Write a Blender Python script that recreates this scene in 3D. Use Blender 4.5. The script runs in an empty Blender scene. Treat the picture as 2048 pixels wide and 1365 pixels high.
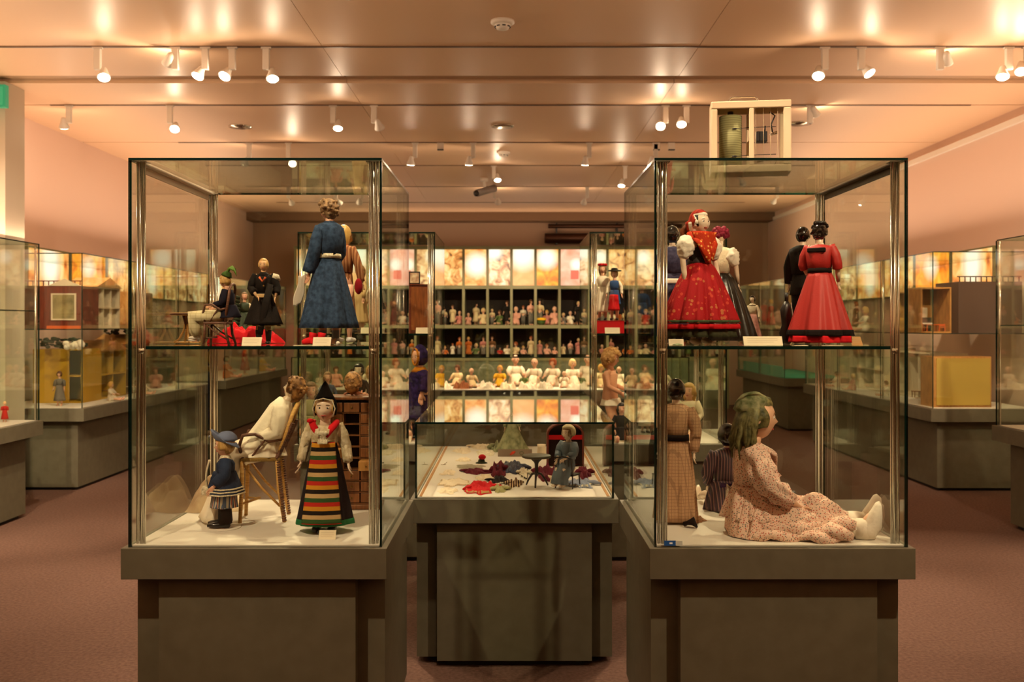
import bpy, bmesh, math, random
from mathutils import Vector, Matrix, noise as NZ
V = Vector
PI = math.pi
S = bpy.context.scene
COL = S.collection

# ------------------------------------------------------------------ camera
CAMZ = 1.6
cam_d = bpy.data.cameras.new('camera'); cam = bpy.data.objects.new('camera', cam_d); COL.objects.link(cam)
cam.location = (0, 0, CAMZ); cam.rotation_euler = (PI/2, 0, 0)
cam_d.sensor_width = 36; cam_d.lens = 1950/2048*36
cam_d.shift_x = 3/2048; cam_d.shift_y = -(682.5-650)/2048
cam_d.clip_start = 0.05; cam_d.clip_end = 100
cam_d.dof.use_dof = True; cam_d.dof.focus_distance = 3.85; cam_d.dof.aperture_fstop = 4.5
S.camera = cam

# ------------------------------------------------------------------ world, exposure, bounces
W = bpy.data.worlds.new('world'); S.world = W; W.use_nodes = True
W.node_tree.nodes['Background'].inputs[0].default_value = (1, .74, .5, 1)
W.node_tree.nodes['Background'].inputs[1].default_value = 0.05
S.view_settings.view_transform = 'Standard'; S.view_settings.look = 'None'
S.view_settings.exposure = 0.9; S.view_settings.gamma = 1.0; S.view_settings.use_curve_mapping = False
cy = S.cycles
cy.max_bounces = 10; cy.diffuse_bounces = 4; cy.glossy_bounces = 5; cy.transmission_bounces = 6
cy.transparent_max_bounces = 48; cy.sample_clamp_indirect = 4.0; cy.caustics_reflective = False; cy.caustics_refractive = False
cy.use_light_tree = True
WARM = (1.0, .74, .50)
def area(name, loc, size, power, rot, col=(1.0, .71, .48)):
    l = bpy.data.lights.new(name, 'AREA'); l.shape = 'RECTANGLE'; l.size, l.size_y = size; l.energy = power; l.color = col
    o = bpy.data.objects.new(name, l); COL.objects.link(o); o.location = loc; o.rotation_euler = rot; return o
# unseen fill lights added to brighten ceiling and walls, above cases and behind the camera
for s in (-1, 1):
    for y, L in ((11.0, 13.0), (.5, 8.0)):
        area('side_ceiling_fill', (s*4.6, y, 2.42), (.25, L), 4.5*L, (PI, -s*.2, 0)).data.spread = 2.7
area('far_ceiling_fill', (0, 18.75, 3.2), (8.0, .2), 14, (PI, 0, 0))
area('rear_ceiling_fill', (0, -3.2, .9), (6.0, 2.0), 60, (PI-.35, 0, 0)).data.spread = 1.9
SPOT_P = 150.0      # power of a track lamp's beam
SPILL_P = 3.4      # light leaking out of the back of a lamp

# ------------------------------------------------------------------ pixel <-> room helpers (depth in metres from the camera)
def PX(px, D): return (px-1021)*D/1950
def PZ(py, D): return CAMZ-(py-650)*D/1950
def DECKD(py, z=.8): return (CAMZ-z)*1950/(py-650)

# ------------------------------------------------------------------ materials
def lin(c):
    if isinstance(c, str):
        c = tuple(int(c[i:i+2], 16)/255 for i in (0, 2, 4))
    return tuple(((x/12.92) if x <= .04045 else ((x+.055)/1.055)**2.4) for x in c[:3]) + (1,)
MC = {}
def ramp(nt, stops, const=False):
    r = nt.nodes.new('ShaderNodeValToRGB'); e = r.color_ramp.elements
    r.color_ramp.interpolation = 'CONSTANT' if const else 'LINEAR'
    while len(e) > 1: e.remove(e[-1])
    e[0].position = stops[0][0]; e[0].color = stops[0][1]
    for p, c in stops[1:]:
        n = e.new(p); n.color = c
    return r
def N(nt, t, **kw):
    n = nt.nodes.new(t)
    for k, v in kw.items(): setattr(n, k, v)
    return n
def mth(nt, op, a, b=None):
    n = N(nt, 'ShaderNodeMath', operation=op)
    for i, x in enumerate((a, b)):
        if x is None: continue
        if isinstance(x, (int, float)): n.inputs[i].default_value = x
        else: nt.links.new(x, n.inputs[i])
    return n.outputs[0]
def mixc(nt, f, a, b):
    n = N(nt, 'ShaderNodeMix', data_type='RGBA')
    if isinstance(f, (int, float)): n.inputs[0].default_value = f
    else: nt.links.new(f, n.inputs[0])
    for i, x in ((6, a), (7, b)):
        if isinstance(x, tuple): n.inputs[i].default_value = x
        else: nt.links.new(x, n.inputs[i])
    return n.outputs[2]
def coordx(nt, axis=None):
    tc = N(nt, 'ShaderNodeTexCoord')
    if axis is None: return tc.outputs['Object']
    s = N(nt, 'ShaderNodeSeparateXYZ'); nt.links.new(tc.outputs['Object'], s.inputs[0])
    return s.outputs[axis]
def pattern(nt, p):
    k = p[0]
    if k == 'noise':                       # ('noise', c1, c2, scale)
        n = N(nt, 'ShaderNodeTexNoise'); n.inputs['Scale'].default_value = p[3]; n.inputs['Detail'].default_value = 5
        nt.links.new(coordx(nt), n.inputs['Vector'])
        return ramp_link(nt, n.outputs['Fac'], [(.35, lin(p[1])), (.65, lin(p[2]))])
    if k == 'stripes':                     # ('stripes', axis, period, [colours])
        f = mth(nt, 'FRACT', mth(nt, 'DIVIDE', mth(nt, 'ADD', coordx(nt, p[1]), 10.0), p[2]))
        n = len(p[3])
        return ramp_link(nt, f, [(i/n, lin(c)) for i, c in enumerate(p[3])], True)
    if k == 'plaid':                       # ('plaid', base, line, period)
        out = lin(p[1])
        for ax, w in (('X', .2), ('Z', .2), ('Y', .18)):
            f = mth(nt, 'FRACT', mth(nt, 'DIVIDE', mth(nt, 'ADD', coordx(nt, ax), 10.0), p[3]))
            m = mth(nt, 'MULTIPLY', mth(nt, 'LESS_THAN', f, w), .55)
            out = mixc(nt, m, out, lin(p[2]))
        return out
    if k == 'floral':                      # ('floral', base, c1, c2, scale, size)
        v = N(nt, 'ShaderNodeTexVoronoi'); v.inputs['Scale'].default_value = p[4]
        nt.links.new(coordx(nt), v.inputs['Vector'])
        m = mth(nt, 'LESS_THAN', v.outputs['Distance'], p[5])
        s = N(nt, 'ShaderNodeSeparateColor'); nt.links.new(v.outputs['Color'], s.inputs[0])
        c = mixc(nt, mth(nt, 'GREATER_THAN', s.outputs[0], .5), lin(p[2]), lin(p[3]))
        return mixc(nt, m, lin(p[1]), c)
    if k == 'wood':
        mp = N(nt, 'ShaderNodeMapping'); mp.inputs['Scale'].default_value = p[3]
        nt.links.new(coordx(nt), mp.inputs[0])
        n = N(nt, 'ShaderNodeTexNoise'); n.inputs['Scale'].default_value = 9; n.inputs['Detail'].default_value = 6
        nt.links.new(mp.outputs[0], n.inputs['Vector'])
        return ramp_link(nt, n.outputs['Fac'], [(.3, lin(p[1])), (.7, lin(p[2]))])
def ramp_link(nt, sock, stops, const=False):
    r = ramp(nt, stops, const); nt.links.new(sock, r.inputs[0]); return r.outputs[0]
def mat(name, c='808080', rough=.7, metal=0, bump=None, pat=None, emit=0, ec=None, coat=0, spec=.5, sheen=0, obj=False):
    if name in MC: return MC[name]
    m = bpy.data.materials.new(name); m.use_nodes = True; nt = m.node_tree; b = nt.nodes['Principled BSDF']
    b.inputs['Base Color'].default_value = lin(c); b.inputs['Roughness'].default_value = rough
    b.inputs['Metallic'].default_value = metal; b.inputs['Coat Weight'].default_value = coat
    b.inputs['Specular IOR Level'].default_value = spec if (rough < .7 or spec != .5) else .2; b.inputs['Sheen Weight'].default_value = sheen
    if pat: nt.links.new(pattern(nt, pat), b.inputs['Base Color'])
    if obj:
        oi = N(nt, 'ShaderNodeObjectInfo')
        n = N(nt, 'ShaderNodeTexNoise'); n.inputs['Scale'].default_value = 40; nt.links.new(coordx(nt), n.inputs['Vector'])
        v = N(nt, 'ShaderNodeHueSaturation'); nt.links.new(oi.outputs['Color'], v.inputs['Color'])
        nt.links.new(mth(nt, 'ADD', mth(nt, 'MULTIPLY', n.outputs['Fac'], .5), .75), v.inputs['Value'])
        nt.links.new(v.outputs[0], b.inputs['Base Color'])
    if bump:
        n = N(nt, 'ShaderNodeTexNoise'); n.inputs['Scale'].default_value = bump[0]; n.inputs['Detail'].default_value = 4
        nt.links.new(coordx(nt), n.inputs['Vector'])
        bp = N(nt, 'ShaderNodeBump'); bp.inputs['Strength'].default_value = bump[1]; bp.inputs['Distance'].default_value = .004
        nt.links.new(n.outputs['Fac'], bp.inputs['Height']); nt.links.new(bp.outputs[0], b.inputs['Normal'])
    if emit:
        b.inputs['Emission Color'].default_value = lin(ec or c); b.inputs['Emission Strength'].default_value = emit
    MC[name] = m; return m
def glass_mat(name, tint):
    m = bpy.data.materials.new(name); m.use_nodes = True; nt = m.node_tree; nt.nodes.clear()
    o = N(nt, 'ShaderNodeOutputMaterial'); mx = N(nt, 'ShaderNodeMixShader'); t = N(nt, 'ShaderNodeBsdfTransparent')
    g = N(nt, 'ShaderNodeBsdfGlossy'); fr = N(nt, 'ShaderNodeFresnel'); fr.inputs[0].default_value = 1.5
    geo = N(nt, 'ShaderNodeNewGeometry')
    # the fresnel node is told the air side on both faces of the pane
    fr.inputs[0].default_value = 1.5
    ior = N(nt, 'ShaderNodeMix', data_type='FLOAT'); ior.inputs[2].default_value = 1.5; ior.inputs[3].default_value = 1/1.5
    nt.links.new(geo.outputs['Backfacing'], ior.inputs[0]); nt.links.new(ior.outputs[0], fr.inputs[0])
    t.inputs[0].default_value = tint; g.inputs['Roughness'].default_value = 0.0; g.inputs[0].default_value = (.95, 1, .95, 1)
    nt.links.new(fr.outputs[0], mx.inputs[0]); nt.links.new(t.outputs[0], mx.inputs[1]); nt.links.new(g.outputs[0], mx.inputs[2])
    nt.links.new(mx.outputs[0], o.inputs[0]); MC[name] = m; return m
GLASS = glass_mat('clear_glass', (.965, .985, .955, 1))
EDGE = mat('glass_edge', '07201a', .12)
CHROME = mat('chrome', 'd8d2c4', .16, 1)
PLINTH = mat('plinth_paint', '59553f', .6, pat=('noise', '56523e', '5d5945', 14))
PLINTHD = mat('plinth_dark', '26231f', .6)
DECK = mat('white_deck', 'd9d2c6', .75, bump=(60, .15))
CEILP = mat('ceiling_enamel', 'dcb794', .42, spec=.38)
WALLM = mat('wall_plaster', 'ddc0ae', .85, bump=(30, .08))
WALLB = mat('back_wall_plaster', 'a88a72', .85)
CARPET = mat('carpet', '6a5648', .95, pat=('noise', '574238', '6a5246', 55), bump=(220, .9), spec=.1)
WHITEP = mat('white_paint', 'e6ddd0', .45)
BLACKP = mat('black_paint', '14110f', .35)
OLIVE = mat('olive_frame', '74734a', .5)
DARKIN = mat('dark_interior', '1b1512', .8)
CARD = mat('card_paper', 'e9dcc0', .8)
WICK = mat('wicker', 'b98a45', .5, pat=('wood', 'b47a34', 'e8bc6a', (1, 1, 60)), bump=(160, .6))
WICKD = mat('wicker_dark', '5a3320', .5, pat=('wood', '3b2118', '7c4a2c', (1, 1, 60)))
WOOD = mat('walnut', '5c371f', .45, pat=('wood', '60371a', '90582c', (12, 2, 1)))
WOODL = mat('light_wood', 'b07a3c', .5, pat=('wood', '9c6830', 'c68f4c', (8, 2, 1)))
WOODR = mat('red_wood', '6b2a1a', .45, pat=('wood', '551e12', '7a3320', (8, 2, 1)))
OBJC = mat('dyed_cloth', obj=True, rough=.8)
OBJS = mat('doll_skin', obj=True, rough=.4)

# ------------------------------------------------------------------ mesh builder
class MB:
    def __init__(s): s.v = []; s.f = []; s.m = []
    def add(s, vs, fs, mi=0):
        o = len(s.v); s.v += [tuple(v) for v in vs]
        for f in fs: s.f.append(tuple(i+o for i in f)); s.m.append(mi)
        return s
    def box(s, a, b, mi=0, edge=None):
        (x0, y0, z0), (x1, y1, z1) = a, b
        vs = [(x0,y0,z0),(x1,y0,z0),(x1,y1,z0),(x0,y1,z0),(x0,y0,z1),(x1,y0,z1),(x1,y1,z1),(x0,y1,z1)]
        fs = [(0,3,2,1),(4,5,6,7),(0,1,5,4),(1,2,6,5),(2,3,7,6),(3,0,4,7)]
        if edge is None: return s.add(vs, fs, mi)
        d = [abs(x1-x0), abs(y1-y0), abs(z1-z0)]; t = d.index(min(d)); big = {2:(0,1), 1:(2,4), 0:(3,5)}[t]
        for i, f in enumerate(fs): s.add([vs[j] for j in f], [(0,1,2,3)], mi if i in big else edge)
        return s
    def tube(s, pts, rad, n=12, side=(1,0,0), mi=0, cap=True, mod=None):
        pts = [V(p) for p in pts]; vs = []; k = len(pts)
        if isinstance(rad, (int, float)): rad = [rad]*k
        side = V(side)
        for i, p in enumerate(pts):
            t = (pts[min(i+1, k-1)]-pts[max(i-1, 0)])
            if t.length < 1e-9: t = V((0,0,1))
            t.normalize(); u = side-side.dot(t)*t
            if u.length < 1e-3: u = V((0,1,0))-V((0,1,0)).dot(t)*t
            if u.length < 1e-3: u = V((0,0,1))-V((0,0,1)).dot(t)*t
            u.normalize(); w = t.cross(u); r = rad[i]; rx, ry = (r, r) if isinstance(r, (int, float)) else r
            for j in range(n):
                a = 2*PI*j/n; q = mod(a, i/(k-1)) if mod else 1
                vs.append(p+u*math.cos(a)*rx*q+w*math.sin(a)*ry*q)
        fs = [(i*n+j, i*n+(j+1)%n, (i+1)*n+(j+1)%n, (i+1)*n+j) for i in range(k-1) for j in range(n)]
        if cap:
            fs.append(tuple(reversed(range(n)))); fs.append(tuple((k-1)*n+j for j in range(n)))
        return s.add(vs, fs, mi)
    def ball(s, c, r, n=12, m=8, mi=0, fn=None, R=None):
        if isinstance(r, (int, float)): r = (r, r, r)
        c = V(c); vs = []; fs = []
        def pt(d):
            q = V((d.x*r[0], d.y*r[1], d.z*r[2]))
            if fn: q = fn(d, q)
            if R: q = R @ q
            return c+q
        vs.append(pt(V((0,0,1))))
        for i in range(1, m):
            t = PI*i/m
            for j in range(n):
                a = 2*PI*j/n; vs.append(pt(V((math.sin(t)*math.cos(a), math.sin(t)*math.sin(a), math.cos(t)))))
        vs.append(pt(V((0,0,-1)))); L = len(vs)-1
        for j in range(n): fs.append((0, 1+j, 1+(j+1)%n))
        for i in range(m-2):
            for j in range(n):
                a = 1+i*n+j; b = 1+i*n+(j+1)%n; fs.append((a, a+n, b+n, b))
        for j in range(n): fs.append((L, 1+(m-2)*n+(j+1)%n, 1+(m-2)*n+j))
        return s.add(vs, fs, mi)
    def cyl(s, c, r, h, n=20, mi=0, r2=None, axis=(0,0,1)):
        a = V(axis).normalized(); c = V(c); sd = (1,0,0) if abs(a.x) < .9 else (0,1,0)
        return s.tube([c, c+a*h], [r, r if r2 is None else r2], n, sd, mi)
    def lathe(s, c, prof, n=24, mi=0):
        c = V(c); return s.tube([c+V((0,0,z)) for r, z in prof], [max(r, 1e-4) for r, z in prof], n, (1,0,0), mi)
    def grid(s, fn, nu, nv, mi=0):
        vs = [fn(i/nu, j/nv) for j in range(nv+1) for i in range(nu+1)]; w = nu+1
        return s.add(vs, [(j*w+i, j*w+i+1, (j+1)*w+i+1, (j+1)*w+i) for j in range(nv) for i in range(nu)], mi)
    def build(s, name, mats, parent=None, smooth=True, loc=(0,0,0), rz=0, bevel=0):
        me = bpy.data.meshes.new(name); me.from_pydata(s.v, [], s.f)
        for m in (mats if isinstance(mats, (list, tuple)) else [mats]): me.materials.append(m)
        me.polygons.foreach_set('material_index', s.m)
        me.polygons.foreach_set('use_smooth', [smooth]*len(s.f))
        me.update()
        o = bpy.data.objects.new(name, me); COL.objects.link(o); o.location = loc; o.rotation_euler = (0, 0, rz)
        if parent: o.parent = parent
        if bevel:
            b = o.modifiers.new('bevel', 'BEVEL'); b.width = bevel; b.segments = 2; b.limit_method = 'ANGLE'
        return o
def tag(o, label, cat, group=None, kind=None):
    if label: o['label'] = label
    if cat: o['category'] = cat
    if group: o['group'] = group
    if kind: o['kind'] = kind
    return o
def thing(name, label, cat, loc=(0,0,0), rz=0, group=None):
    o = bpy.data.objects.new(name, None); o.empty_display_size = .05; COL.objects.link(o)
    o.location = loc; o.rotation_euler = (0, 0, rz); return tag(o, label, cat, group)
def struct(name, mb, m, parent=None, smooth=False):
    o = mb.build(name, m, parent, smooth)
    if not parent: o['kind'] = 'structure'
    return o
def bx(a, b): return MB().box(a, b)
def kids(o): return [c for c in bpy.data.objects if c.parent is o]
def copy_tree(o, loc=None, rz=None, sc=None, cols=None, parent=None, ch=None):
    c = o.copy(); COL.objects.link(c); c.parent = parent
    if loc is not None: c.location = loc
    if rz is not None: c.rotation_euler = (0, 0, rz)
    if sc is not None: c.scale = (sc, sc, sc)
    if cols:
        k = o.name.split('.')[0]
        if k in cols: c.color = lin(cols[k])
    ch = ch if ch is not None else CH.get(o.name, [])
    for x in ch: copy_tree(x, cols=cols, parent=c)
    return c
CH = {}
def reg(o):
    k = [x for x in o.children_recursive if x.parent is o]
    CH[o.name] = k
    for x in k: reg(x)
# ================================================================== SETTING
HC = 3.8; WX = 5.15; YB = 19.5; YF = -5.0
struct('floor', bx((-WX-.2, YF-.2, -.1), (WX+.2, YB+.2, 0)), CARPET)
struct('wall_left', bx((-WX-.2, YF, 0), (-WX, YB, HC)), WALLM)
struct('wall_right', bx((WX, YF, 0), (WX+.2, YB, HC)), WALLM)
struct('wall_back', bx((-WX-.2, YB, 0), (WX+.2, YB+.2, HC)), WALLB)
struct('wall_front', bx((-WX-.2, YF-.2, 0), (WX+.2, YF, HC)), mat('dark_front_wall', '4a3626', .9))  # unseen wall made dark to weaken its reflection in the case glass
ceil = struct('ceiling', bx((-WX-.2, YF-.2, HC+.05), (WX+.2, YB+.2, HC+.15)), mat('ceiling_void', '2b211a', .8))
struct('trim_right', bx((WX-.04, YF, HC-.16), (WX-.001, YB, HC-.1)), WHITEP)
TR = [-2.3, -.3, 1.7, 3.7, 5.7, 7.7, 9.75, 11.75, 13.45, 15.5, 17.5]
ys = sorted(TR+[YF, YB, 8.62, 8.86])
for a, b in zip(ys[:-1], ys[1:]):
    slot = abs(a-8.62) < .01
    for x0, x1 in ((-WX, -1.49), (-1.486, 1.486), (1.49, WX)):
        z = .035 if slot else 0
        o = bx((x0, a+.012, HC+z), (x1, b-.012, HC+.045)).build('ceiling_panel', mat('slot_panel_shaded', 'a98562', .5) if slot else CEILP, ceil, False)  # slot panel is darker: the shade of the recess is put into its colour
# dark bulkhead strip at the far end of the ceiling
struct('trim_1', bx((-WX, YB-.5, HC-.16), (WX, YB-.001, HC-.001)), mat('bulkhead_brown', '6d5137', .6))
# louvred duct on the far wall
t = thing('ventilation_duct', 'dark brown double pipe duct high on the far wall, right of centre', 'duct', (0, 0, 0))
for z0, z1, x0, x1 in ((3.6, 3.52, .75, 3.4), (3.42, 3.22, .68, 3.4)):
    MB().tube([(x0, YB-.14, (z0+z1)/2), (x1, YB-.14, (z0+z1)/2)], abs(z0-z1)/2, 14, (0,0,1)).build('pipe', mat('bronze_pipe', '4a2c1a', .35, .6), t)
for x in (.9, 2.1, 3.2): bx((x, YB-.15, 3.2), (x+.03, YB-.001, 3.62)).build('bracket', BLACKP, t, False)

for i, y in enumerate(TR):
    x1 = {6: 4.6, 7: 3.1, 5: 5.1}.get(i, 4.2); x0 = {6: -4.6, 7: -4.0, 5: -5.1}.get(i, -4.2)
    t = thing('lighting_track', 'white lighting track along the ceiling, number %s counted from the back wall' %
              ['', 'one', 'two', 'three', 'four', 'five', 'six', 'seven', 'eight', 'nine', 'ten', 'eleven'][len(TR)-i], 'track', (0, y, HC), 0, 'ceiling tracks')
    bx((x0, -.018, -.006), (x1, .018, .03)).build('rail', mat('rail_bronze', '7a583c', .4), t, False)
    bx((x0, -.007, -.0075), (x1, .007, -.005)).build('slot', BLACKP, t, False)

# ------------------------------------------------------------------ lamps on the tracks
HOUS = mat('lamp_housing', 'ded6ca', .35)
LENS = mat('lamp_lens', 'fff0d8', .3, emit=20, ec='ffe2b8')
LENSD = mat('lamp_lens_dark', '5b4a3c', .2)
def lamp(px, py, D, target, label, on=True, power=1.0, blend=.6, size=46, track=None, x=None):
    """px,py: where the head shows; D: its track"""
    y = D; xx = PX(px, D) if x is None else x
    hz = PZ(py, D) if py else HC-.24
    d0 = V(target)-V((xx, y, hz))
    t = thing('track_spotlight', label, 'spotlight', (xx, y, HC), 0, 'track spotlights')
    ax = .05 if d0.x < 0 else -.05
    bx((ax-.04, -.012, -.02), (ax+.04, .012, -.0061)).build('adapter', HOUS, t, False)
    hd = V((0, 0, hz-HC))
    bx((ax-.026, -.02, -.185), (ax+.026, .02, -.02)).build('driver_box', HOUS, t, False, bevel=.004)
    d = (V(target)-V((xx, y, hz))).normalized()
    MB().tube([(ax, 0, -.18), (ax*.6, 0, hd.z+.05), hd-d*.03], .008, 8).build('arm', HOUS, t)
    sd = (1,0,0) if abs(d.x) < .8 else (0,1,0)
    MB().tube([hd-d*.075, hd-d*.06, hd-d*.02, hd+d*.02, hd+d*.03], [.016, .024, .034, .05, .052], 20, sd).build('lamp_head', HOUS, t)
    MB().tube([hd+d*.0302, hd+d*.034], [.045, .043], 20, sd).build('lens', LENS if on else LENSD, t)
    if on:
        l = bpy.data.lights.new('beam', 'SPOT'); l.energy = SPOT_P*power; l.color = WARM; l.spot_size = math.radians(size); l.spot_blend = blend; l.shadow_soft_size = .03
        o = bpy.data.objects.new('beam', l); COL.objects.link(o); o.parent = t; o.location = hd+d*.05
        o.rotation_euler = d.to_track_quat('-Z', 'Y').to_euler()
        l = bpy.data.lights.new('spill', 'POINT'); l.energy = SPILL_P*power; l.color = WARM; l.shadow_soft_size = .016
        o = bpy.data.objects.new('spill', l); COL.objects.link(o); o.parent = t; o.location = hd+d*.055
    return t
# first visible track (7.7 m)
lamp(208, 150, 7.7, (-2.4, 5.4, .0), 'lit white spotlight at far left of the nearest visible track')
lamp(338, 122, 7.7, (-4.4, 10.4, 1.1), 'white spotlight seen from behind, second from left on nearest visible track', power=1.1)
lamp(398, 147, 7.7, (-3.7, 5.9, .0), 'lit spotlight tilted left, third from left on nearest visible track', power=.8)
lamp(452, 148, 7.7, (-3.3, 5.0, .0), 'lit spotlight with round bright lens, fourth from left on nearest visible track')
lamp(545, 152, 7.7, (-1.3, 6.0, .0), 'lit spotlight just right of the middle pair, fifth from left on nearest visible track')
lamp(1637, 147, 7.7, (1.5, 5.4, .0), 'lit spotlight tilted left above the right front case')
lamp(1735, 142, 7.7, (4.4, 6.0, .5), 'lit spotlight tilted right beside its twin above the right front case')
lamp(1893, 120, 7.7, (4.5, 10.4, 1.2), 'white spotlight turned away, near the right wall on nearest visible track', power=1.1)
lamp(2005, 148, 7.7, (3.0, 6.2, .0), 'lit spotlight at the right edge of the picture, left one of two')
lamp(2042, 138, 7.7, (3.2, 5.6, .0), 'lit spotlight at the very right edge of the picture')
# second (9.75 m)
lamp(128, 250, 9.75, (-4.7, 10.9, 1.2), 'small lit spotlight far left on the second visible track', power=1.0)
lamp(350, 255, 9.75, (-2.8, 6.5, .2), 'lit spotlight on second track above the left front case corner')
lamp(676, 252, 9.75, (-1.6, 8.2, .0), 'lit round spotlight on second track left of centre')
lamp(758, 252, 9.75, (-.6, 12.5, 1), 'unlit chrome spotlight right of the round one on second track', on=False)
lamp(1321, 250, 9.75, (1.1, 6.9, 1.2), 'very bright round spotlight on second track right of centre')
lamp(1363, 245, 9.75, (1.5, 7.6, .5), 'lit spotlight seen edge-on close right of the bright round one', power=.7)
lamp(1630, 226, 9.75, (4.6, 11.5, 1.2), 'white cylinder spotlight seen from behind on second track right of the recording instrument', power=1.1)
# further ones
lamp(585, 325, 11.75, (-1.9, 8.3, .2), 'lit spotlight on third track showing just over the left front case')
lamp(995, 357, 13.45, (0, 12.2, .9), 'small lit spotlight on fourth track near the middle of the room', power=.9)
lamp(1243, 368, 13.45, (1.2, 12.6, .8), 'small lit spotlight on fourth track beside the right front case', power=.9)
lamp(583, 405, 15.5, (-3.2, 18.9, 1.6), 'tiny lit spotlight on fifth track seen through left case, left one', power=.9)
lamp(678, 405, 15.5, (-1.6, 18.9, 1.4), 'tiny lit spotlight on fifth track seen beside the blue coat doll head', power=.9)
lamp(1168, 404, 15.5, (.8, 18.9, 1.5), 'tiny lit spotlight on fifth track over the back right case', power=.9)
lamp(1548, 402, 15.5, (3.4, 18.9, 1.5), 'tiny lit spotlight on fifth track seen through right case, left one', power=.9)
lamp(1690, 402, 15.5, (4.6, 15.8, 1.2), 'tiny lit spotlight on fifth track seen through right case, right one', power=.9)
# tracks above and behind the camera that light the front cases
for x, y, tg, pw, lab in ((-.95, 5.7, (-.95, 4.1, 1.0), 1.1, 'above left case, out of frame'), (.98, 5.7, (1.0, 4.1, 1.0), 1.0, 'above right case, out of frame'),
        (.05, 5.7, (0, 5.2, .9), .45, 'above the low middle case, out of frame'), (-1.7, 1.7, (-.9, 4.0, 1.3), 1.15, 'over the visitor left, out of frame'),
        (1.9, 1.7, (1.0, 4.0, 1.3), 1.15, 'over the visitor right, out of frame'), (-.2, 3.7, (-.8, 3.9, 1.2), .6, 'over the front edge of left case, out of frame'),
        (.3, 3.7, (1.1, 3.9, 1.2), .6, 'over the front edge of right case, out of frame'), (-2.9, 3.7, (-4.7, 6.8, 1.2), 3.6, 'lighting the near left wall case'),
        (3.2, 3.7, (4.8, 7.2, 1.2), .8, 'lighting the near right wall case'), (-2.6, 5.7, (-3.9, 7.5, .7), 1.9, 'lighting the left aisle'),
        (2.8, 5.7, (3.0, 5.0, 0), .7, 'lighting the right aisle'), (-1.25, 5.7, (-.95, 7.1, 1.2), .9, 'added to brighten the back left case'), (1.3, 5.7, (1.0, 7.1, 1.2), .9, 'added to brighten the back right case'),
        (-3.5, 5.7, (-4.6, 9.8, 1.3), 1.3, 'added to brighten the near end of the left toy house case'), (3.5, 5.7, (4.6, 9.8, 1.3), 1.3, 'added to brighten the near end of the right toy house case')):  # the back case and toy house lamps are added to brighten those cases
    lamp(0, 0, y, tg, 'added white track spotlight '+lab, power=pw, x=x)
for x, y, tg, pw, lab in ((-3.2, 11.75, (-4.9, 13.5, 1.4), .8, 'washing the far left wall case'), (3.2, 13.45, (4.9, 15.5, 1.4), .8, 'washing the far right wall case'),
        (-.5, 11.75, (-.6, 12.6, .8), 1.5, 'over the low far case, left'), (.9, 11.75, (.8, 12.6, .8), 1.5, 'over the low far case, right'),
        (-2.4, 15.5, (-2.6, 18.9, 1.5), 1.3, 'washing the far cabinet, left bays'), (-.2, 15.5, (-.2, 18.9, 1.5), 1.5, 'washing the far cabinet, middle bays'), (2.2, 15.5, (2.2, 18.9, 1.5), 1.3, 'washing the far cabinet, right bays'), (-1.2, 11.75, (-1.5, 12.6, .8), .9, 'over the left end of the low far case'), (1.7, 11.75, (1.6, 12.6, .8), .9, 'over the right end of the low far case')):
    lamp(0, 0, y, tg, 'added white track spotlight '+lab, power=pw, x=x)  # extra lamps added to brighten the far cases and the cabinet wall

# ------------------------------------------------------------------ ceiling fittings
def smoke(px, D, r, label):
    t = thing('smoke_detector', label, 'smoke detector', (PX(px, D), D, HC))
    MB().lathe((0,0,0), [(r, 0), (r*1.02, -.018), (r*.8, -.03)]).build('base', WHITEP, t)
    MB().lathe((0,0,-.031), [(r*.68, 0), (r*.7, -.004), (r*.5, -.03), (r*.2, -.037)]).build('sensor_head', WHITEP, t)
    for i in range(8):
        a = i*PI/4+.2; MB().box((-.012, -.004, -.0035), (.012, .004, .0035)).build('slit', BLACKP, t, False, (math.cos(a)*r*.64, math.sin(a)*r*.64, -.046), a+PI/2)
smoke(1005, 7.05, .085, 'round white smoke detector on the near ceiling panel')
smoke(1007, 12.4, .085, 'round white smoke detector farther back on the ceiling')
for px, py, lab in ((1005, 252, 'middle'), (480, 253, 'left'), (1600, 247, 'right')):
    D = 2.2*1950/(650-py)
    t = thing('recessed_downlight', 'chrome recessed ceiling downlight, the %s one of three' % lab, 'downlight', (PX(px, D), D, HC), 0, 'recessed downlights')
    MB().lathe((0,0,0), [(.125, .001), (.125, -.01), (.1, -.012), (.1, -.002)]).build('rim', CHROME, t)
    for k in range(5): bx((-.09, -.07+k*.035, -.01), (.09, -.066+k*.035, -.0025)).build('louvre', CHROME, t, False)
    MB().lathe((0,0,-.0022), [(.098, 0), (.098, .001)]).build('reflector', LENSD, t)
for px, py, D, lab in ((881, 296, 11.75, 'left of centre'), (1313, 298, 11.75, 'right pair, left one'), (1343, 298, 11.75, 'right pair, right one')):
    t = thing('track_adapter', 'empty white track adapter with dark underside, '+lab, 'adapter', (PX(px, D), D, HC), 0, 'empty track adapters')
    bx((-.04, -.02, -.085), (.04, .02, -.0076)).build('housing', WHITEP, t, False)
    bx((-.038, -.019, -.097), (.038, .019, -.085)).build('contact_plate', BLACKP, t, False)
D = 14.6
t = thing('security_camera', 'grey security camera hanging from the ceiling, pointing left', 'camera', (PX(968, D), D, HC))
MB().cyl((0,0,-.0), .06, -.05).build('mount', WHITEP, t); MB().tube([(0,0,-.05), (.02,0,-.17)], .02).build('arm', WHITEP, t)
MB().tube([(.16,.1,-.14), (-.1,-.1,-.24)], .055, 14).build('housing', mat('grey_plastic', '8a7f78', .5), t)
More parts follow.
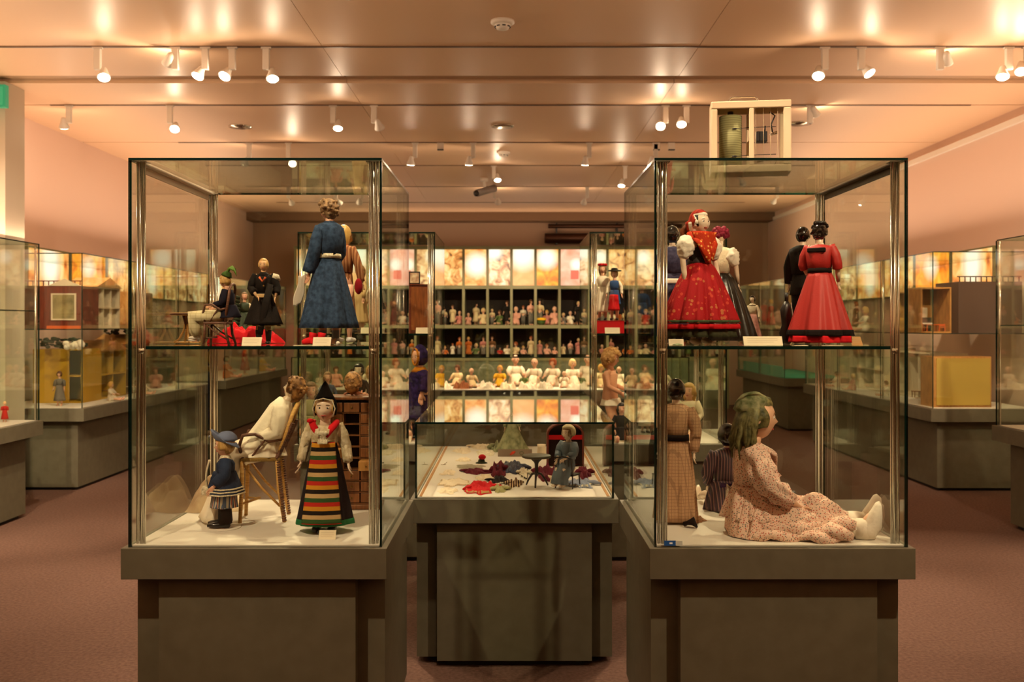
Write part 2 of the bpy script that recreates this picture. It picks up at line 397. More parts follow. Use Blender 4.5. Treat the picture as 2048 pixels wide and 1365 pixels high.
MB().tube([(-.101,-.1005,-.241), (-.125,-.119,-.251)], .045, 14).build('lens', BLACKP, t)
# column with a green exit sign by the left wall
struct('trim_2', bx((-5.0, 8.8, 0), (-4.56, 9.15, HC-.001)), mat('column_paint', 'c4b7a2', .7))
t = thing('exit_sign', 'green exit sign box high on the column at left edge', 'sign', (-4.75, 8.62, 3.52))
bx((-.3, -.03, 0), (.3, .03, .2)).build('sign_box', mat('exit_green', '1f7a55', .5, emit=.35, ec='1f8a5c'), t, False, bevel=.004)
bx((-.02, -.01, .2), (.02, .01, .2799)).build('bracket', WHITEP, t, False)
bx((-.28, -.0345, .02), (.28, -.0305, .18)).build('front_sheet', mat('exit_green2', '2d9468', .4, emit=.3, ec='2d9468'), t, False)

# ================================================================== GLASS CASES
TH = .009
def case(name, label, x0, x1, y0, y1, ztop, group, zd=.8, fascia=.118, shelf=None, posts=True, notch=True, splits_y=(), inset=.02, fwd=True, tilt=0, shelf_mat=True, splits_x=()):
    t = thing(name, label, 'display case', ((x0+x1)/2, (y0+y1)/2, 0), 0, group)
    ox, oy = -(x0+x1)/2, -(y0+y1)/2
    def B(a, b): return MB().box((a[0]+ox, a[1]+oy, a[2]), (b[0]+ox, b[1]+oy, b[2]))
    e = inset
    B((x0-e, y0-e, zd-fascia), (x1+e, y1+e, zd-.006)).build('plinth_top', PLINTH, t, False, bevel=.002)
    B((x0+TH+.002, y0+TH+.002, zd-.006), (x1-TH-.002, y1-TH-.002, zd)).build('display_surface', DECK, t, False)
    zb = zd-fascia
    if notch:
        m = MB()
        m.box((x0+ox, y0+.09+oy, .03), (x1+ox, y1-.09+oy, zb)); m.build('pedestal', PLINTH, t, False)
        B((x0+.1, y0+.03, .03), (x1-.1, y0+.0899, zb)).build('front_panel', PLINTH, t, False)
        B((x0+.1, y1-.0899, .03), (x1-.1, y1-.03, zb)).build('back_panel', PLINTH, t, False)
        B((x0+.14, y0+.07, 0), (x1-.14, y1-.07, .03)).build('toe_kick', PLINTHD, t, False)
    else:
        B((x0+.1, y0+.12, .03), (x1-.1, y1-.12, zb)).build('pedestal', PLINTH, t, False)
        B((x0+.14, y0+.16, 0), (x1-.14, y1-.16, .03)).build('toe_kick', PLINTHD, t, False)
    z0 = zd-.006; g = [GLASS, EDGE]
    def pane(a, b):
        return MB().box((a[0]+ox, a[1]+oy, a[2]), (b[0]+ox, b[1]+oy, b[2]), 0, 1).build('glass_pane', g, t, False)
    ysp = [y0]+list(splits_y)+[y1]; xsp = [x0]+list(splits_x)+[x1]
    for a, b in zip(xsp[:-1], xsp[1:]):
        pane((a+.0007*(a != x0), y0, z0), (b, y0+TH, ztop-TH-.0005)); pane((a+.0007*(a != x0), y1-TH, z0), (b, y1, ztop-TH-.0005))
    for a, b in zip(ysp[:-1], ysp[1:]):
        aa = a+TH+.0005 if a == y0 else a+.001; bb = b-TH-.0005 if b == y1 else b
        pane((x0, aa, z0), (x0+TH, bb, ztop-TH-.0005)); pane((x1-TH, aa, z0), (x1, bb, ztop-TH-.0005))
    for a, b in zip(ysp[:-1], ysp[1:]):
        o = pane((x0, a+.0007*(a != y0), ztop-TH), (x1, b, ztop))
        if tilt:
            for v in o.data.vertices: v.co.z += (v.co.y-oy-y0)*tilt
    if posts:
        for px_ in (x0+.036, x1-.036):
            for py_ in (y0+.036, y1-.036):
                m = MB(); s_ = 1 if px_ > (x0+x1)/2 else -1; q = 1 if py_ > (y0+y1)/2 else -1
                m.cyl((px_+ox, py_+oy, zd), .0085, ztop-zd-.012, 14)
                m.cyl((px_+ox+s_*.0155, py_+oy, zd), .005, ztop-zd-.012, 10)
                m.cyl((px_+ox-s_*.0125, py_+oy+q*.004, zd), .0035, ztop-zd-.012, 10)
                o = m.build('post', CHROME, t)
                MB().box((px_+ox-.024, py_+oy-.02, ztop-.012), (px_+ox+.024, py_+oy+.02, ztop-.0095)).build('post_plate', CHROME, o, False)
                if shelf: MB().cyl((px_+ox, py_+oy, shelf-.028), .0115, .02, 14).build('shelf_clamp', CHROME, o)
    if shelf:
        MB().box((x0+.05+ox, y0+.03+oy, shelf-.012), (x1-.05+ox, y1-.05+oy, shelf), 0, 1).build('glass_shelf', g, t, False)
    return t
cFL = case('tall_display_case', 'tall glass display case on grey plinth, front left, with the blue coat doll', -1.384, -.466, 3.53, 4.47, 2.205, 'tall glass cases', shelf=1.522)
cFR = case('tall_display_case', 'tall glass display case on grey plinth, front right, with an instrument on its lid', .521, 1.439, 3.53, 4.47, 2.205, 'tall glass cases', shelf=1.522)
cBL = case('tall_display_case', 'tall glass display case behind the left front case', -1.433, -.508, 6.56, 7.5, 2.225, 'tall glass cases', shelf=1.54)
cBR = case('tall_display_case', 'tall glass display case behind the right front case', .532, 1.457, 6.56, 7.5, 2.225, 'tall glass cases', shelf=1.54)
cM = case('low_display_case', 'low long glass table case with doll clothes between the tall front cases', -.443, .480, 4.52, 6.42, 1.148, None, posts=False, splits_y=(), tilt=.008)
cB = case('low_display_case', 'low wide glass case with baby dolls before the far cabinet wall', -2.7, 2.2, 12.0, 13.3, 1.2, None, posts=False, notch=False, splits_y=(12.65,), splits_x=(-1.1, .55))
# side rails under the lids of the front cases
for root, x, m, z in ((cFL, -.459+.012, mat('rail_reflection', 'f6e6d8', .4), 1.395), (cFR, .459-.012, mat('rail_grey', '54493a', .4, .3), 1.395)):  # white of the left rail paints in the ceiling it reflects
    s_ = 1 if x < 0 else -1
    MB().box((x, -.415, .8+z-.03), (x+s_*.006, .415, .8+z-.002)).build('lid_rail', m, root, False)
    MB().box((x+s_*.006, -.415, .8+z-.006), (x+s_*.032, .415, .8+z-.002)).build('rail_flange', m, root, False)
# inner wooden strips of the low case
for s_ in (-1, 1):
    MB().box((s_*.443-.0125 if s_ > 0 else -.443, -.93, .8), (s_*.443 if s_ > 0 else -.443+.0125, .93, .8022)).build('edge_strip', WOODL, cM, False)
# blue sticker at the lower left corner of the right front case
t = tag(bx((.556, 3.5275, .80), (.598, 3.5298, .818)).build('sticker', mat('sticker_blue', '20508f', .4), None, False), 'small blue and white alarm sticker at lower left corner of right front case', 'sticker')
bx((.575, 3.5268, .806), (.586, 3.5274, .812)).build('emblem', mat('sticker_white', 'dfe8ee', .4), t, False)
bx((.599, 3.5268, .80), (.622, 3.5298, .817)).build('white_field', mat('sticker_grey', 'b9c0b4', .4), t, False)

# long wall cases
def rowcase(label, side, y0, y1, zt, shelfz, splits, depth=1.0, deckm=None, xf=4.1, fas=.125):
    xa, xb = (-xf-depth+.0, -xf) if side < 0 else (xf, xf+depth)
    t = thing('wall_display_case', label, 'display case', ((xa+xb)/2, (y0+y1)/2, 0), 0, 'long wall cases')
    ox, oy = -(xa+xb)/2, -(y0+y1)/2
    def B(n, a, b, m, **k): return MB().box((a[0]+ox, a[1]+oy, a[2]), (b[0]+ox, b[1]+oy, b[2]), **k).build(n, m, t, False)
    xi = xb if side < 0 else xa; s_ = -side     # aisle side
    B('plinth_top', (xa-.02*(side > 0), y0-.02, .8-fas), (xb+.02*(side < 0), y1+.02, .794), PLINTH)
    B('display_surface', (xa+.012, y0+.012, .794), (xb-.012, y1-.012, .8), deckm or DECK)
    B('pedestal', (xa+.08*(side > 0), y0+.08, .03), (xb-.08*(side < 0), y1-.08, .8-fas), PLINTH)
    B('toe_kick', (xa+.12*(side > 0), y0+.12, 0), (xb-.12*(side < 0), y1-.12, .03), PLINTHD)
    ysp = [y0]+list(splits)+[y1]
    for a, b in zip(ysp[:-1], ysp[1:]):
        xx = (xi-TH, xi) if side < 0 else (xi, xi+TH)
        B('glass_pane', (xx[0], a+.002, .8), (xx[1], b-.002, zt-TH), [GLASS, EDGE], mi=0, edge=1)
        B('glass_pane', (xa+.01, a+.001, zt-TH), (xb, b-.001, zt), [GLASS, EDGE], mi=0, edge=1)
        if shelfz: B('glass_shelf', (xa+.03, a+.02, shelfz-.01), (xb-.03, b-.02, shelfz), [GLASS, EDGE], mi=0, edge=1)
        q = xi+side*.02
        m = MB().cyl((q+ox, b-.03+oy, .8), .01, zt-.815, 10); m.build('post', CHROME, t)
    for yy in (y0, y1-TH): B('glass_pane', (xa+.01, yy, .8), (xb-TH-.001, yy+TH, zt-TH), [GLASS, EDGE], mi=0, edge=1)
    return t
rL1 = rowcase('long wall case with white back at the left edge of the picture', -1, 3.6, 8.2, 2.28, 1.72, (5.1, 6.7), xf=3.96)
bx((-.36+.0, -2.2, .8), (-.35, 2.2, 2.2)).build('back_board', mat('board_white', 'c9cdb8', .7), rL1, False)
rL2 = rowcase('long wall case with red and yellow toy houses on the left side', -1, 9.34, 13.4, 2.29, 1.56, (10.7, 12.05))
rL3 = rowcase('far wall case at left near the back wall', -1, 14.0, 17.8, 2.29, 1.56, (15.9,))
rR1 = rowcase('long wall case at the right edge of the picture', 1, 3.6, 7.8, 2.28, 1.6, (5.0, 6.4), xf=3.88)
rR2 = rowcase('long wall case with dolls houses on the right side', 1, 9.29, 13.3, 2.30, 1.52, (10.6, 12.0), xf=4.02)
rR3 = rowcase('far wall case with teal lining at right near the back wall', 1, 14.6, 17.6, 2.30, 1.52, (16.1,), deckm=mat('teal_felt', '3f9a84', .9), xf=4.1)
bx((-.47, -1.2, .8), (-.44, 1.2, .96)).build('teal_lining', mat('teal_felt'), rR3, False)

# ================================================================== FAR CABINET WALL
def panel_mat(i):
    nm = 'lit_picture_%d' % i
    m = bpy.data.materials.new(nm); m.use_nodes = True; nt = m.node_tree; b = nt.nodes['Principled BSDF']
    tc = N(nt, 'ShaderNodeTexCoord'); mp = N(nt, 'ShaderNodeMapping'); nt.links.new(tc.outputs['Object'], mp.inputs[0])
    mp.inputs['Location'].default_value = (i*3.1, 0, i*1.7)
    n = N(nt, 'ShaderNodeTexNoise'); n.inputs['Scale'].default_value = (7, 5, 7, 2.5, 5, 3, 8)[i]; n.inputs['Detail'].default_value = 5; n.inputs['Distortion'].default_value = .8
    nt.links.new(mp.outputs[0], n.inputs['Vector'])
    A = [('4a2c10', 'c87c34', 'f0b464', 'ffd898'), ('b04c10', 'f08c38', 'f8b060', 'ffd08c'), ('32180c', 'c07848', 'f4c088', 'ffe8c0'), ('f09448', 'f8a860', 'fcc078', 'ffd89c'),
         ('b05000', 'e87408', 'f89818', 'fcb838'), ('d07858', 'e89874', 'f0a888', 'f8c0a0'), ('38200c', 'b87440', 'f0b878', 'fcdca0')][i]
    c = ramp_link(nt, n.outputs['Fac'], [(.3, lin(A[0])), (.42, lin(A[1])), (.55, lin(A[2])), (.7, lin(A[3]))])
    s = N(nt, 'ShaderNodeSeparateXYZ'); nt.links.new(tc.outputs['Object'], s.inputs[0])
    # a printed sun
    cx_, cz_, r_ = ((0, .9, .1), (.02, .05, .17), (-.1, .3, .12), (0, .25, .22), (-.02, .18, .16), (.1, .05, .09), (.1, .2, .1))[i]
    dx = mth(nt, 'SUBTRACT', s.outputs['X'], cx_); dz = mth(nt, 'SUBTRACT', s.outputs['Z'], cz_)
    d = mth(nt, 'SQRT', mth(nt, 'ADD', mth(nt, 'MULTIPLY', dx, dx), mth(nt, 'MULTIPLY', dz, dz)))
    f = N(nt, 'ShaderNodeMapRange'); nt.links.new(d, f.inputs[0]); f.inputs[1].default_value = r_*.6; f.inputs[2].default_value = r_*1.7; f.inputs[3].default_value = 1; f.inputs[4].default_value = 0
    c = mixc(nt, f.outputs[0], c, lin('fff6dc'))
    if i == 5:
        a1 = mth(nt, 'LESS_THAN', mth(nt, 'ABSOLUTE', mth(nt, 'SUBTRACT', s.outputs['X'], .06)), .075)
        a2 = mth(nt, 'LESS_THAN', mth(nt, 'ABSOLUTE', mth(nt, 'ADD', s.outputs['Z'], .14)), .085)
        c = mixc(nt, mth(nt, 'MULTIPLY', a1, a2), c, lin('e0543c'))
    nt.links.new(c, b.inputs['Emission Color']); b.inputs['Emission Strength'].default_value = .72
    b.inputs['Base Color'].default_value = (.05, .05, .05, 1); b.inputs['Roughness'].default_value = .3
    return m
PM = [panel_mat(i) for i in range(7)]
DW = 18.6; PIT = .458; NB0, NB1 = -9, 9           # bays from the mullion at px 1023
XM = PX(1023, DW)
wall = thing('wall_cabinet', 'long olive framed cabinet wall with lit pictures above two rows of windows', 'cabinet', (0, DW, 0))
zr = [PZ(574, DW), PZ(653, DW), PZ(718, DW)]      # rails
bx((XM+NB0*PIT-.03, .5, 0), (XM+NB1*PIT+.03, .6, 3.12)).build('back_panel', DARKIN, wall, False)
bx((XM+NB0*PIT-.03, 0, 3.045), (XM+NB1*PIT+.03, .5, 3.1)).build('top_rail', OLIVE, wall, False)
for z in zr: bx((XM+NB0*PIT-.03, 0, z-.04), (XM+NB1*PIT+.03, .5, z+.025)).build('shelf', OLIVE, wall, False)
bx((XM+NB0*PIT-.03, .02, .0), (XM+NB1*PIT+.03, .5, zr[2]-.04)).build('lower_panel', mat('green_panel', '5d6448', .45), wall, False)
for k in range(NB0, NB1+1):
    bx((XM+k*PIT-.024, -.012, .0), (XM+k*PIT+.024, .5, 3.1)).build('mullion', OLIVE, wall, False)
for k in range(NB0, NB1):
    x0 = XM+k*PIT+.026; x1 = XM+(k+1)*PIT-.026; pi_ = (k+3) % 7
    if k in (-3, -2, -1, 0, 1, 2, 3): pi_ = {-3: 6, -3+0: 0, -2: 1, -1: 2, 0: 3, 1: 4, 2: 5, 3: 6}[k]
    h = 3.04-zr[0]-.03
    o = MB().box((-(x1-x0)/2, .02, -h/2), ((x1-x0)/2, .04, h/2)).build('lit_picture', PM[pi_], wall, False, ((x0+x1)/2, 0, zr[0]+.028+h/2))
    for za, zb_ in ((zr[1]+.026, zr[0]-.041), (zr[2]+.026, zr[1]-.041)):
        MB().box((x0, .012, za), (x1, .017, zb_), 0, 1).build('window_pane', [GLASS, EDGE], wall, False)
# lit picture panels on the side walls above the wall cases
for side, y0, n, rows in ((-1, 10.3, 7, 'left'), (1, 10.3, 7, 'right')):
    for i in range(n):
        y = y0+i*1.02
        t = thing('lit_wall_picture', 'warm backlit picture panel on the %s wall, number %s from the near end' % (rows, ['one', 'two', 'three', 'four', 'five', 'six', 'seven'][i]), 'picture', (side*(WX-.001), y+.49, 2.2), -side*PI/2+0, 'lit pictures on the side walls')
        MB().box((-.48, -.045, -.24), (.48, 0, .24)).build('frame', OLIVE, t, False)
        MB().box((-.46, -.05, -.22), (.46, -.0452, .22)).build('picture', PM[(i*3+1) % 7] if i % 3 else PM[1], t, False)
# ================================================================== DOLL KIT
SK = mat('porcelain', 'f0d9bf', .25, coat=.4); SKP = mat('pink_skin', 'e8b294', .4); SKC = mat('cloth_skin', 'dfae86', .7)
EYEW = mat('eye_white', 'f4eee4', .2); EYED = mat('eye_dark', '1a120c', .1, coat=1); LIP = mat('lip_red', 'b4463c', .4); BROW = mat('brow_brown', '6b4a2c', .7)
def Rz(a): return Matrix.Rotation(a, 3, 'Z')
def Rx(a): return Matrix.Rotation(a, 3, 'X')
def Ry(a): return Matrix.Rotation(a, 3, 'Y')
def g(x, s): return math.exp(-(x/s)**2)
def headfn(h):
    def fn(d, q):
        q = q.copy()
        if d.z < 0: q.x *= 1+.26*d.z; q.y *= 1+.12*d.z
        if d.y < 0:
            q.y *= .95
            q.y -= h*.075*g(d.x, .16)*g(d.z+.16, .13)
            q.y += h*.015*g(d.x, .3)*g(d.z-.08, .1)          # nose
            q.y += h*.035*(g(d.x-.34, .17)+g(d.x+.34, .17))*g(d.z-.06, .16)   # sockets
            q.y -= h*.02*g(d.x, .22)*g(d.z+.5, .1)             # lips
            q.y -= h*.03*g(d.x, .28)*g(d.z+.82, .2)           # chin
            q.y -= h*.018*(g(d.x-.45, .2)+g(d.x+.45, .2))*g(d.z+.28, .2)      # cheeks
        return q
    return fn
def head(mb, c, h, R, n=28, m=20, mi=0):
    r = (h*.385, h*.44, h*.5); fn = headfn(h)
    mb.ball(c, r, n, m, mi, fn, R)
    for s in (-1, 1): mb.ball(V(c)+R @ V((s*h*.385, h*.03, -h*.02)), (h*.035, h*.07, h*.1), 8, 6, mi, None, R)
    def surf(x, z):
        d = V((x, -math.sqrt(max(0, 1-x*x-z*z)), z)); return V(c)+R @ fn(d, V((d.x*r[0], d.y*r[1], d.z*r[2])))
    return surf
def hand(mb, w, d, size, side=1, n=6, curl=.35, pn=None):
    """palm, four unequal bent fingers, thumb from the side of the palm near its base"""
    d = V(d).normalized(); s = V((side, 0, 0)) if pn is None else V(pn)
    s = (s-s.dot(d)*d)
    if s.length < .05: s = V((0, 1, 0))-d*d.y
    s.normalize(); t = d.cross(s).normalized()
    w = V(w)
    # s = palm normal direction, t = across the palm
    mb.tube([w, w+d*size*.12, w+d*size*.4, w+d*size*.52], [(size*.1, size*.13), (size*.11, size*.19), (size*.1, size*.22), (size*.07, size*.2)], 8, s)
    for i, L in enumerate((.38, .46, .43, .33)):
        b = w+d*size*.48+t*size*(.16-.105*i)
        k = b+d*size*L*.5-s*size*L*.5*curl; e = k+d*size*L*.42-s*size*L*.42*curl*2.2
        mb.tube([b-d*size*.08, b, k, e], [size*.055, size*.055, size*.05, size*.036], n, s)
    b = w+d*size*.16+t*size*.17
    mb.tube([b-t*size*.06, b+t*size*.1+d*size*.14-s*size*.05, b+t*size*.15+d*size*.32-s*size*.12], [size*.07, size*.06, size*.04], n, s)
class Doll: pass
def doll(name, label, loc, rz=0, H=.5, hs=.15, skin=SK, cat='doll', group=None, face=True, pose=None, hr=(0, 0, 0), wide=1.0, res=1, eyes='dark', low=False, hands=True):
    """pose values are in units of H; +x is the doll's left as seen from the front's right side, -y is forward"""
    D = Doll(); D.root = thing(name, label, cat, loc, rz, group); D.H = H; h = D.h = hs*H
    P = dict(head=(0, 0, 1-hs*.5), neck=(0, .01, 1-hs*1.08), chest=(0, .012, 1-hs*1.55), waist=(0, .01, .60), hip=(0, .01, .5),
             la=[(.088, .01, 1-hs*1.5), (.135, .01, .66), (.15, -.03, .51)], ra=[(-.088, .01, 1-hs*1.5), (-.135, .01, .66), (-.15, -.03, .51)],
             ll=[(.05, .01, .48), (.052, 0, .26), (.055, .01, .045)], rl=[(-.05, .01, .48), (-.052, 0, .26), (-.055, .01, .045)])
    if pose: P.update(pose)
    J = D.J = {k: ([V(p)*H for p in v] if isinstance(v, list) else V(v)*H) for k, v in P.items()}
    D.R = Rz(hr[0]) @ Rx(hr[1]) @ Ry(hr[2])
    mb = MB(); n = 8 if low else 14
    D.surf = head(mb, J['head'], h, D.R, 12 if low else 28, 9 if low else 20)
    w = H*wide
    mb.tube([J['head']+D.R @ V((0, h*.05, -h*.3)), J['neck'], J['chest'].lerp(J['neck'], .5)], [h*.2, h*.19, h*.25], n)
    mb.tube([J['neck'].lerp(J['chest'], .45), J['chest'].lerp(J['neck'], .15), J['chest'], J['waist'], J['hip'], J['hip']-(J['waist']-J['hip'])*.4],
            [(w*.05, w*.04), (w*.098, w*.05), (w*.1, w*.066), (w*.07, w*.055), (w*.098, w*.068), (w*.07, w*.05)], n)
    for s, a in ((1, J['la']), (-1, J['ra'])):
        mb.tube([a[0]+V((-s*w*.02, 0, 0)), a[0], a[0].lerp(a[1], .5), a[1], a[1].lerp(a[2], .5), a[2]], [w*.028, w*.029, w*.026, w*.022, w*.02, w*.015], n-2)
        if hands: hand(mb, a[2], a[2]-a[1], w*.085*(hs/.15)**.5, s, 4 if low else 6, .35, pn=(-s, 0, 0) if abs((a[2]-a[1]).normalized().x) < .8 else (0, 0, 1))
    for l in (J['ll'], J['rl']):
        mb.tube([l[0]+(l[0]-l[1])*.08, l[0].lerp(l[1], .3), l[1], l[1].lerp(l[2], .4), l[2]], [w*.045, w*.045, w*.033, w*.035, w*.02], n-2)
        if not getattr(D, 'x', None):
            f = V((0, -1, 0)); t = (l[2]-l[1]).normalized()
            if t.z > -.7: f = V((0, -.35, 1)).normalized()
            mb.tube([l[2]-f*w*.02+t*w*.01, l[2]+f*w*.01+t*w*.018, l[2]+f*w*.06+t*w*.025, l[2]+f*w*.085+t*w*.026], [w*.02, w*.025, w*.02, w*.01], n-4)
    D.body = mb.build('body', skin, D.root)
    if face:
        e = MB(); rr = h*.055
        for s in (-1, 1):
            p = D.surf(s*.36, .06); f = D.R @ V((0, -1, 0))
            if low: e.ball(p, rr*1.15, 6, 4)
            else:
                ew = MB().ball(p+f*h*.0, (rr*1.1, rr*.6, rr*.75), 10, 8, R=D.R).build('eye', EYEW, D.root)
                ew2 = MB().ball(p+f*rr*.3, (rr*.62, rr*.4, rr*.65), 10, 8, R=D.R).build('iris', EYED, ew)
                q = D.surf(s*.36, .24); u = D.R @ V((1, 0, 0)); k = D.R @ V((0, 0, 1))
                MB().tube([q-u*h*.09+f*.0005, q+k*h*.02+f*h*.012, q+u*h*.09+f*.0005], h*.011, 6, f).build('eyebrow', BROW, D.root)
        if low: D.eyes = e.build('eyes', EYED, D.root)
        q = D.surf(0, -.5)
        MB().ball(q+D.R @ V((0, h*.01, 0)), (h*.1, h*.03, h*.032), 8, 6, R=D.R).build('mouth', LIP, D.root)
    return D
def hair(D, m, kind='short', amp=.04, freq=9, line=.5, vol=1.1, long=1.0, name='hair', side=.72):
    h = D.h; r = (h*.385, h*.44, h*.5)
    def sst(x, a, b):
        x = min(1, max(0, (x-a)/(b-a))); return x*x*(3-2*x)
    def fn(d, q):
        nz = NZ.noise(d*freq)*amp+NZ.noise(d*freq*2.3)*amp*.5
        face = d.y < -.12 and d.z < line and abs(d.x) < side
        low_ = d.z < -.45 and d.y < .1
        inner = V((q.x*.85, q.y*.8, q.z*.9))
        if low_: return inner
        f = sst(-d.y, .0, .2)*sst(line+.08-d.z+.1*abs(NZ.noise(d*4)), 0, .14)*sst(side+.08-abs(d.x), 0, .16)
        k = vol+nz
        q = V((q.x*k, q.y*k, q.z*k))
        if f > 0: return q.lerp(inner, f)
        if d.z < -.05 and kind in ('long', 'mid'): q.z = q.z*long; q.x *= 1.08; q.y = max(q.y, h*.12)*(1.0)
        if d.z < -.3 and kind == 'short': q.z *= .85
        return q
    n, m_ = (14, 10) if amp <= 0 else (36, 26)
    mb = MB().ball(D.J['head'], r, n, m_, 0, fn, D.R)
    if kind == 'bun': mb.ball(D.J['head']+D.R @ V((0, h*.42, h*.02)), (h*.24, h*.2, h*.22), 16, 12)
    if kind == 'curls':
        rnd = random.Random(int(h*1e5))
        for i in range(46):
            a = rnd.uniform(0, 2*PI); z = rnd.uniform(-.55, .95); y = math.sin(a)*math.sqrt(1-z*z); x = math.cos(a)*math.sqrt(1-z*z)
            if y < -.2 and z < .45: continue
            p = D.J['head']+D.R @ V((x*r[0]*1.15, y*r[1]*1.15, z*r[2]*1.12)); mb.ball(p, h*rnd.uniform(.07, .12), 8, 6)
    return mb.build(name, m, D.root)
def ip(a, b, t): return a+(b-a)*t
def skirt(D, m, top, bot, r0, r1, pleats=14, amp=.06, ell=.85, curve=1.0, name='skirt', rings=12, n=None, c0=None, c1=None, mi=0, root=None, wob=0, seed=0):
    """top/bot heights; c0/c1 centre offsets"""
    c0 = V(c0 or (0, 0, 0)); c1 = V(c1 or (0, 0, 0)); n = n or max(28, min(pleats*5, 120))
    pts = []; rad = []
    for i in range(rings+1):
        t = i/rings; r = ip(r0, r1, t**curve); pts.append(V((ip(c0.x, c1.x, t), ip(c0.y, c1.y, t), ip(top, bot, t)))); rad.append((r, r*ell))
    band = rings <= 3
    def mod(a, t):
        t = 1 if band else t
        w1 = math.sin(pleats*a+seed+.5*math.sin(3*a+seed)); w1 = math.copysign(abs(w1)**.75, w1)
        return 1+1.25*amp*(.2+.8*t)*(w1*.55+math.sin(math.ceil(pleats*.5)*a+1.3+seed+wob*t)*.4+.25*math.sin((pleats*2+1)*a+seed))
    mb = MB().tube(pts, rad, n, (1, 0, 0), mi, True, mod)
    return mb.build(name, m, root or D.root)
def bodice(D, m, waist=None, r=1.0, name='bodice', neck=.35, dz=0, lowest=None):
    J = D.J; w = D.H*r; a = J['neck'].lerp(J['chest'], neck); wa = J['waist'] if waist is None else V((J['waist'].x, J['waist'].y, waist))
    return MB().tube([a, a.lerp(J['chest'], .22), a.lerp(J['chest'], .45), J['chest'], J['chest'].lerp(wa, .5), wa],
                     [(w*.045, w*.042), (w*.078, w*.052), (w*.1, w*.062), (w*.108, w*.078), (w*.092, w*.073), (w*.08, w*.066)], 32, mod=lambda q, t: 1+.035*math.sin(6*q+4*t)*t).build(name, m, D.root)
def sleeves(D, m, rad=(.036, .036, .03, .026), end=.92, name='sleeve', which=(1, -1), amp=0):
    out = []
    for s, a in ((1, D.J['la']), (-1, D.J['ra'])):
        if s not in which: continue
        H = D.H; tot = [a[0]+V((-s*H*.015, 0, .012*H)), a[0].lerp(a[1], .5), a[1]]
        e = a[1].lerp(a[2], end) if end > 0 else a[0].lerp(a[1], 1+end)
        pts = ([tot[0], tot[1], tot[2], e]) if end > 0 else [tot[0], tot[0].lerp(e, .35), tot[0].lerp(e, .7), e]
        P2 = []; R2 = []
        for i in range(len(pts)-1):
            for k in range(4): P2.append(pts[i].lerp(pts[i+1], k/4)); R2.append(ip(rad[i], rad[i+1], k/4)*H)
        P2.append(pts[-1]); R2.append(rad[-1]*H)
        mod = (lambda q, t: 1+amp*NZ.noise(V((q*2, t*9, s)))+amp*.2*math.sin(7*q+5*t)) if amp else None
        out.append(MB().tube(P2, R2, 28 if amp else 16, (1, 0, 0), 0, True, mod).build(name, m, D.root))
    return out
def shoes(D, m, sz=1.0, name='shoe', boot=0):
    for l in (D.J['ll'], D.J['rl']):
        w = D.H*sz; mb = MB(); a = l[2]; f = V((0, -1, 0))
        z0 = max(a.z-w*.045, 0)
        zz = lambda q: V((a.x, a.y+q, z0+w*.024))
        mb.tube([zz(w*.035), zz(w*.025), zz(-w*.01), zz(-w*.06), zz(-w*.1), zz(-w*.12)], [(w*.012, w*.012), (w*.024, w*.024), (w*.027, w*.024), (w*.03, w*.022), (w*.025, w*.018), (w*.01, w*.01)], 12)
        mb.tube([V((a.x, a.y, z0+w*.02)), V((a.x, a.y, z0+w*(.05+boot)))], [w*.026, w*.028+boot*w*.1], 12)
        mb.build(name, m, D.root)
def collar(D, m, name='collar', k=1.0):
    h = D.h; a = D.J['neck'].lerp(D.J['chest'], .25)
    return MB().tube([a+V((0, 0, h*.12)), a, a-V((0, 0, h*.18))], [(h*.24*k, h*.24*k), (h*.34*k, h*.3*k), (h*.55*k, h*.42*k)], 20, mod=lambda q, t: 1+.06*math.sin(q*9)).build(name, m, D.root)
def belt(D, m, z=None, r=.09, hgt=.028, name='belt'):
    z = D.J['waist'].z if z is None else z; w = D.H; c = D.J['waist']
    return MB().tube([(c.x, c.y, z+hgt*w/2), (c.x, c.y, z-hgt*w/2)], [(w*r, w*r*.82), (w*r*1.02, w*r*.84)], 24).build(name, m, D.root)
def stripcloth(root, m, fn, nu=14, nv=20, name='apron', th=.002):
    mb = MB().grid(fn, nu, nv); o = mb.build(name, m, root)
    s = o.modifiers.new('thickness', 'SOLIDIFY'); s.thickness = th; s.offset = 1; return o
def card(px, py0, px1, py1, D, zb, label, m=CARD, tilt=.5, group='caption cards'):
    w = (px1-px)*D/1950; hh = (py1-py0)*D/1950; dp = hh*tilt
    t = thing('caption_card', label, 'card', (PX((px+px1)/2, D), D, zb), 0, group)
    mb = MB(); th = .001
    mb.add([(-w/2, 0, 0), (w/2, 0, 0), (w/2, dp, hh), (-w/2, dp, hh), (-w/2, th, 0), (w/2, th, 0), (w/2, dp+th, hh), (-w/2, dp+th, hh)], [(0,1,2,3), (7,6,5,4), (0,4,5,1), (1,5,6,2), (2,6,7,3), (3,7,4,0)])
    mb.build('card', m, t, False)
    mb = MB()
    for i in range(3):
        z = hh*(.75-.2*i); y = dp*z/hh-.0004
        mb.add([(-w*.4, y, z), (w*(.38-.1*(i == 2)), y, z), (w*(.38-.1*(i == 2)), y+dp*.03, z+hh*.03), (-w*.4, y+dp*.03, z+hh*.03)], [(0,1,2,3)])
    mb.build('print', mat('faded_print', 'b9a88c', .8), t, False)
    mb = MB().box((-w*.1, dp, 0), (w*.1, dp+.002, hh*.9)); mb.build('stand', m, t, False)
    return t
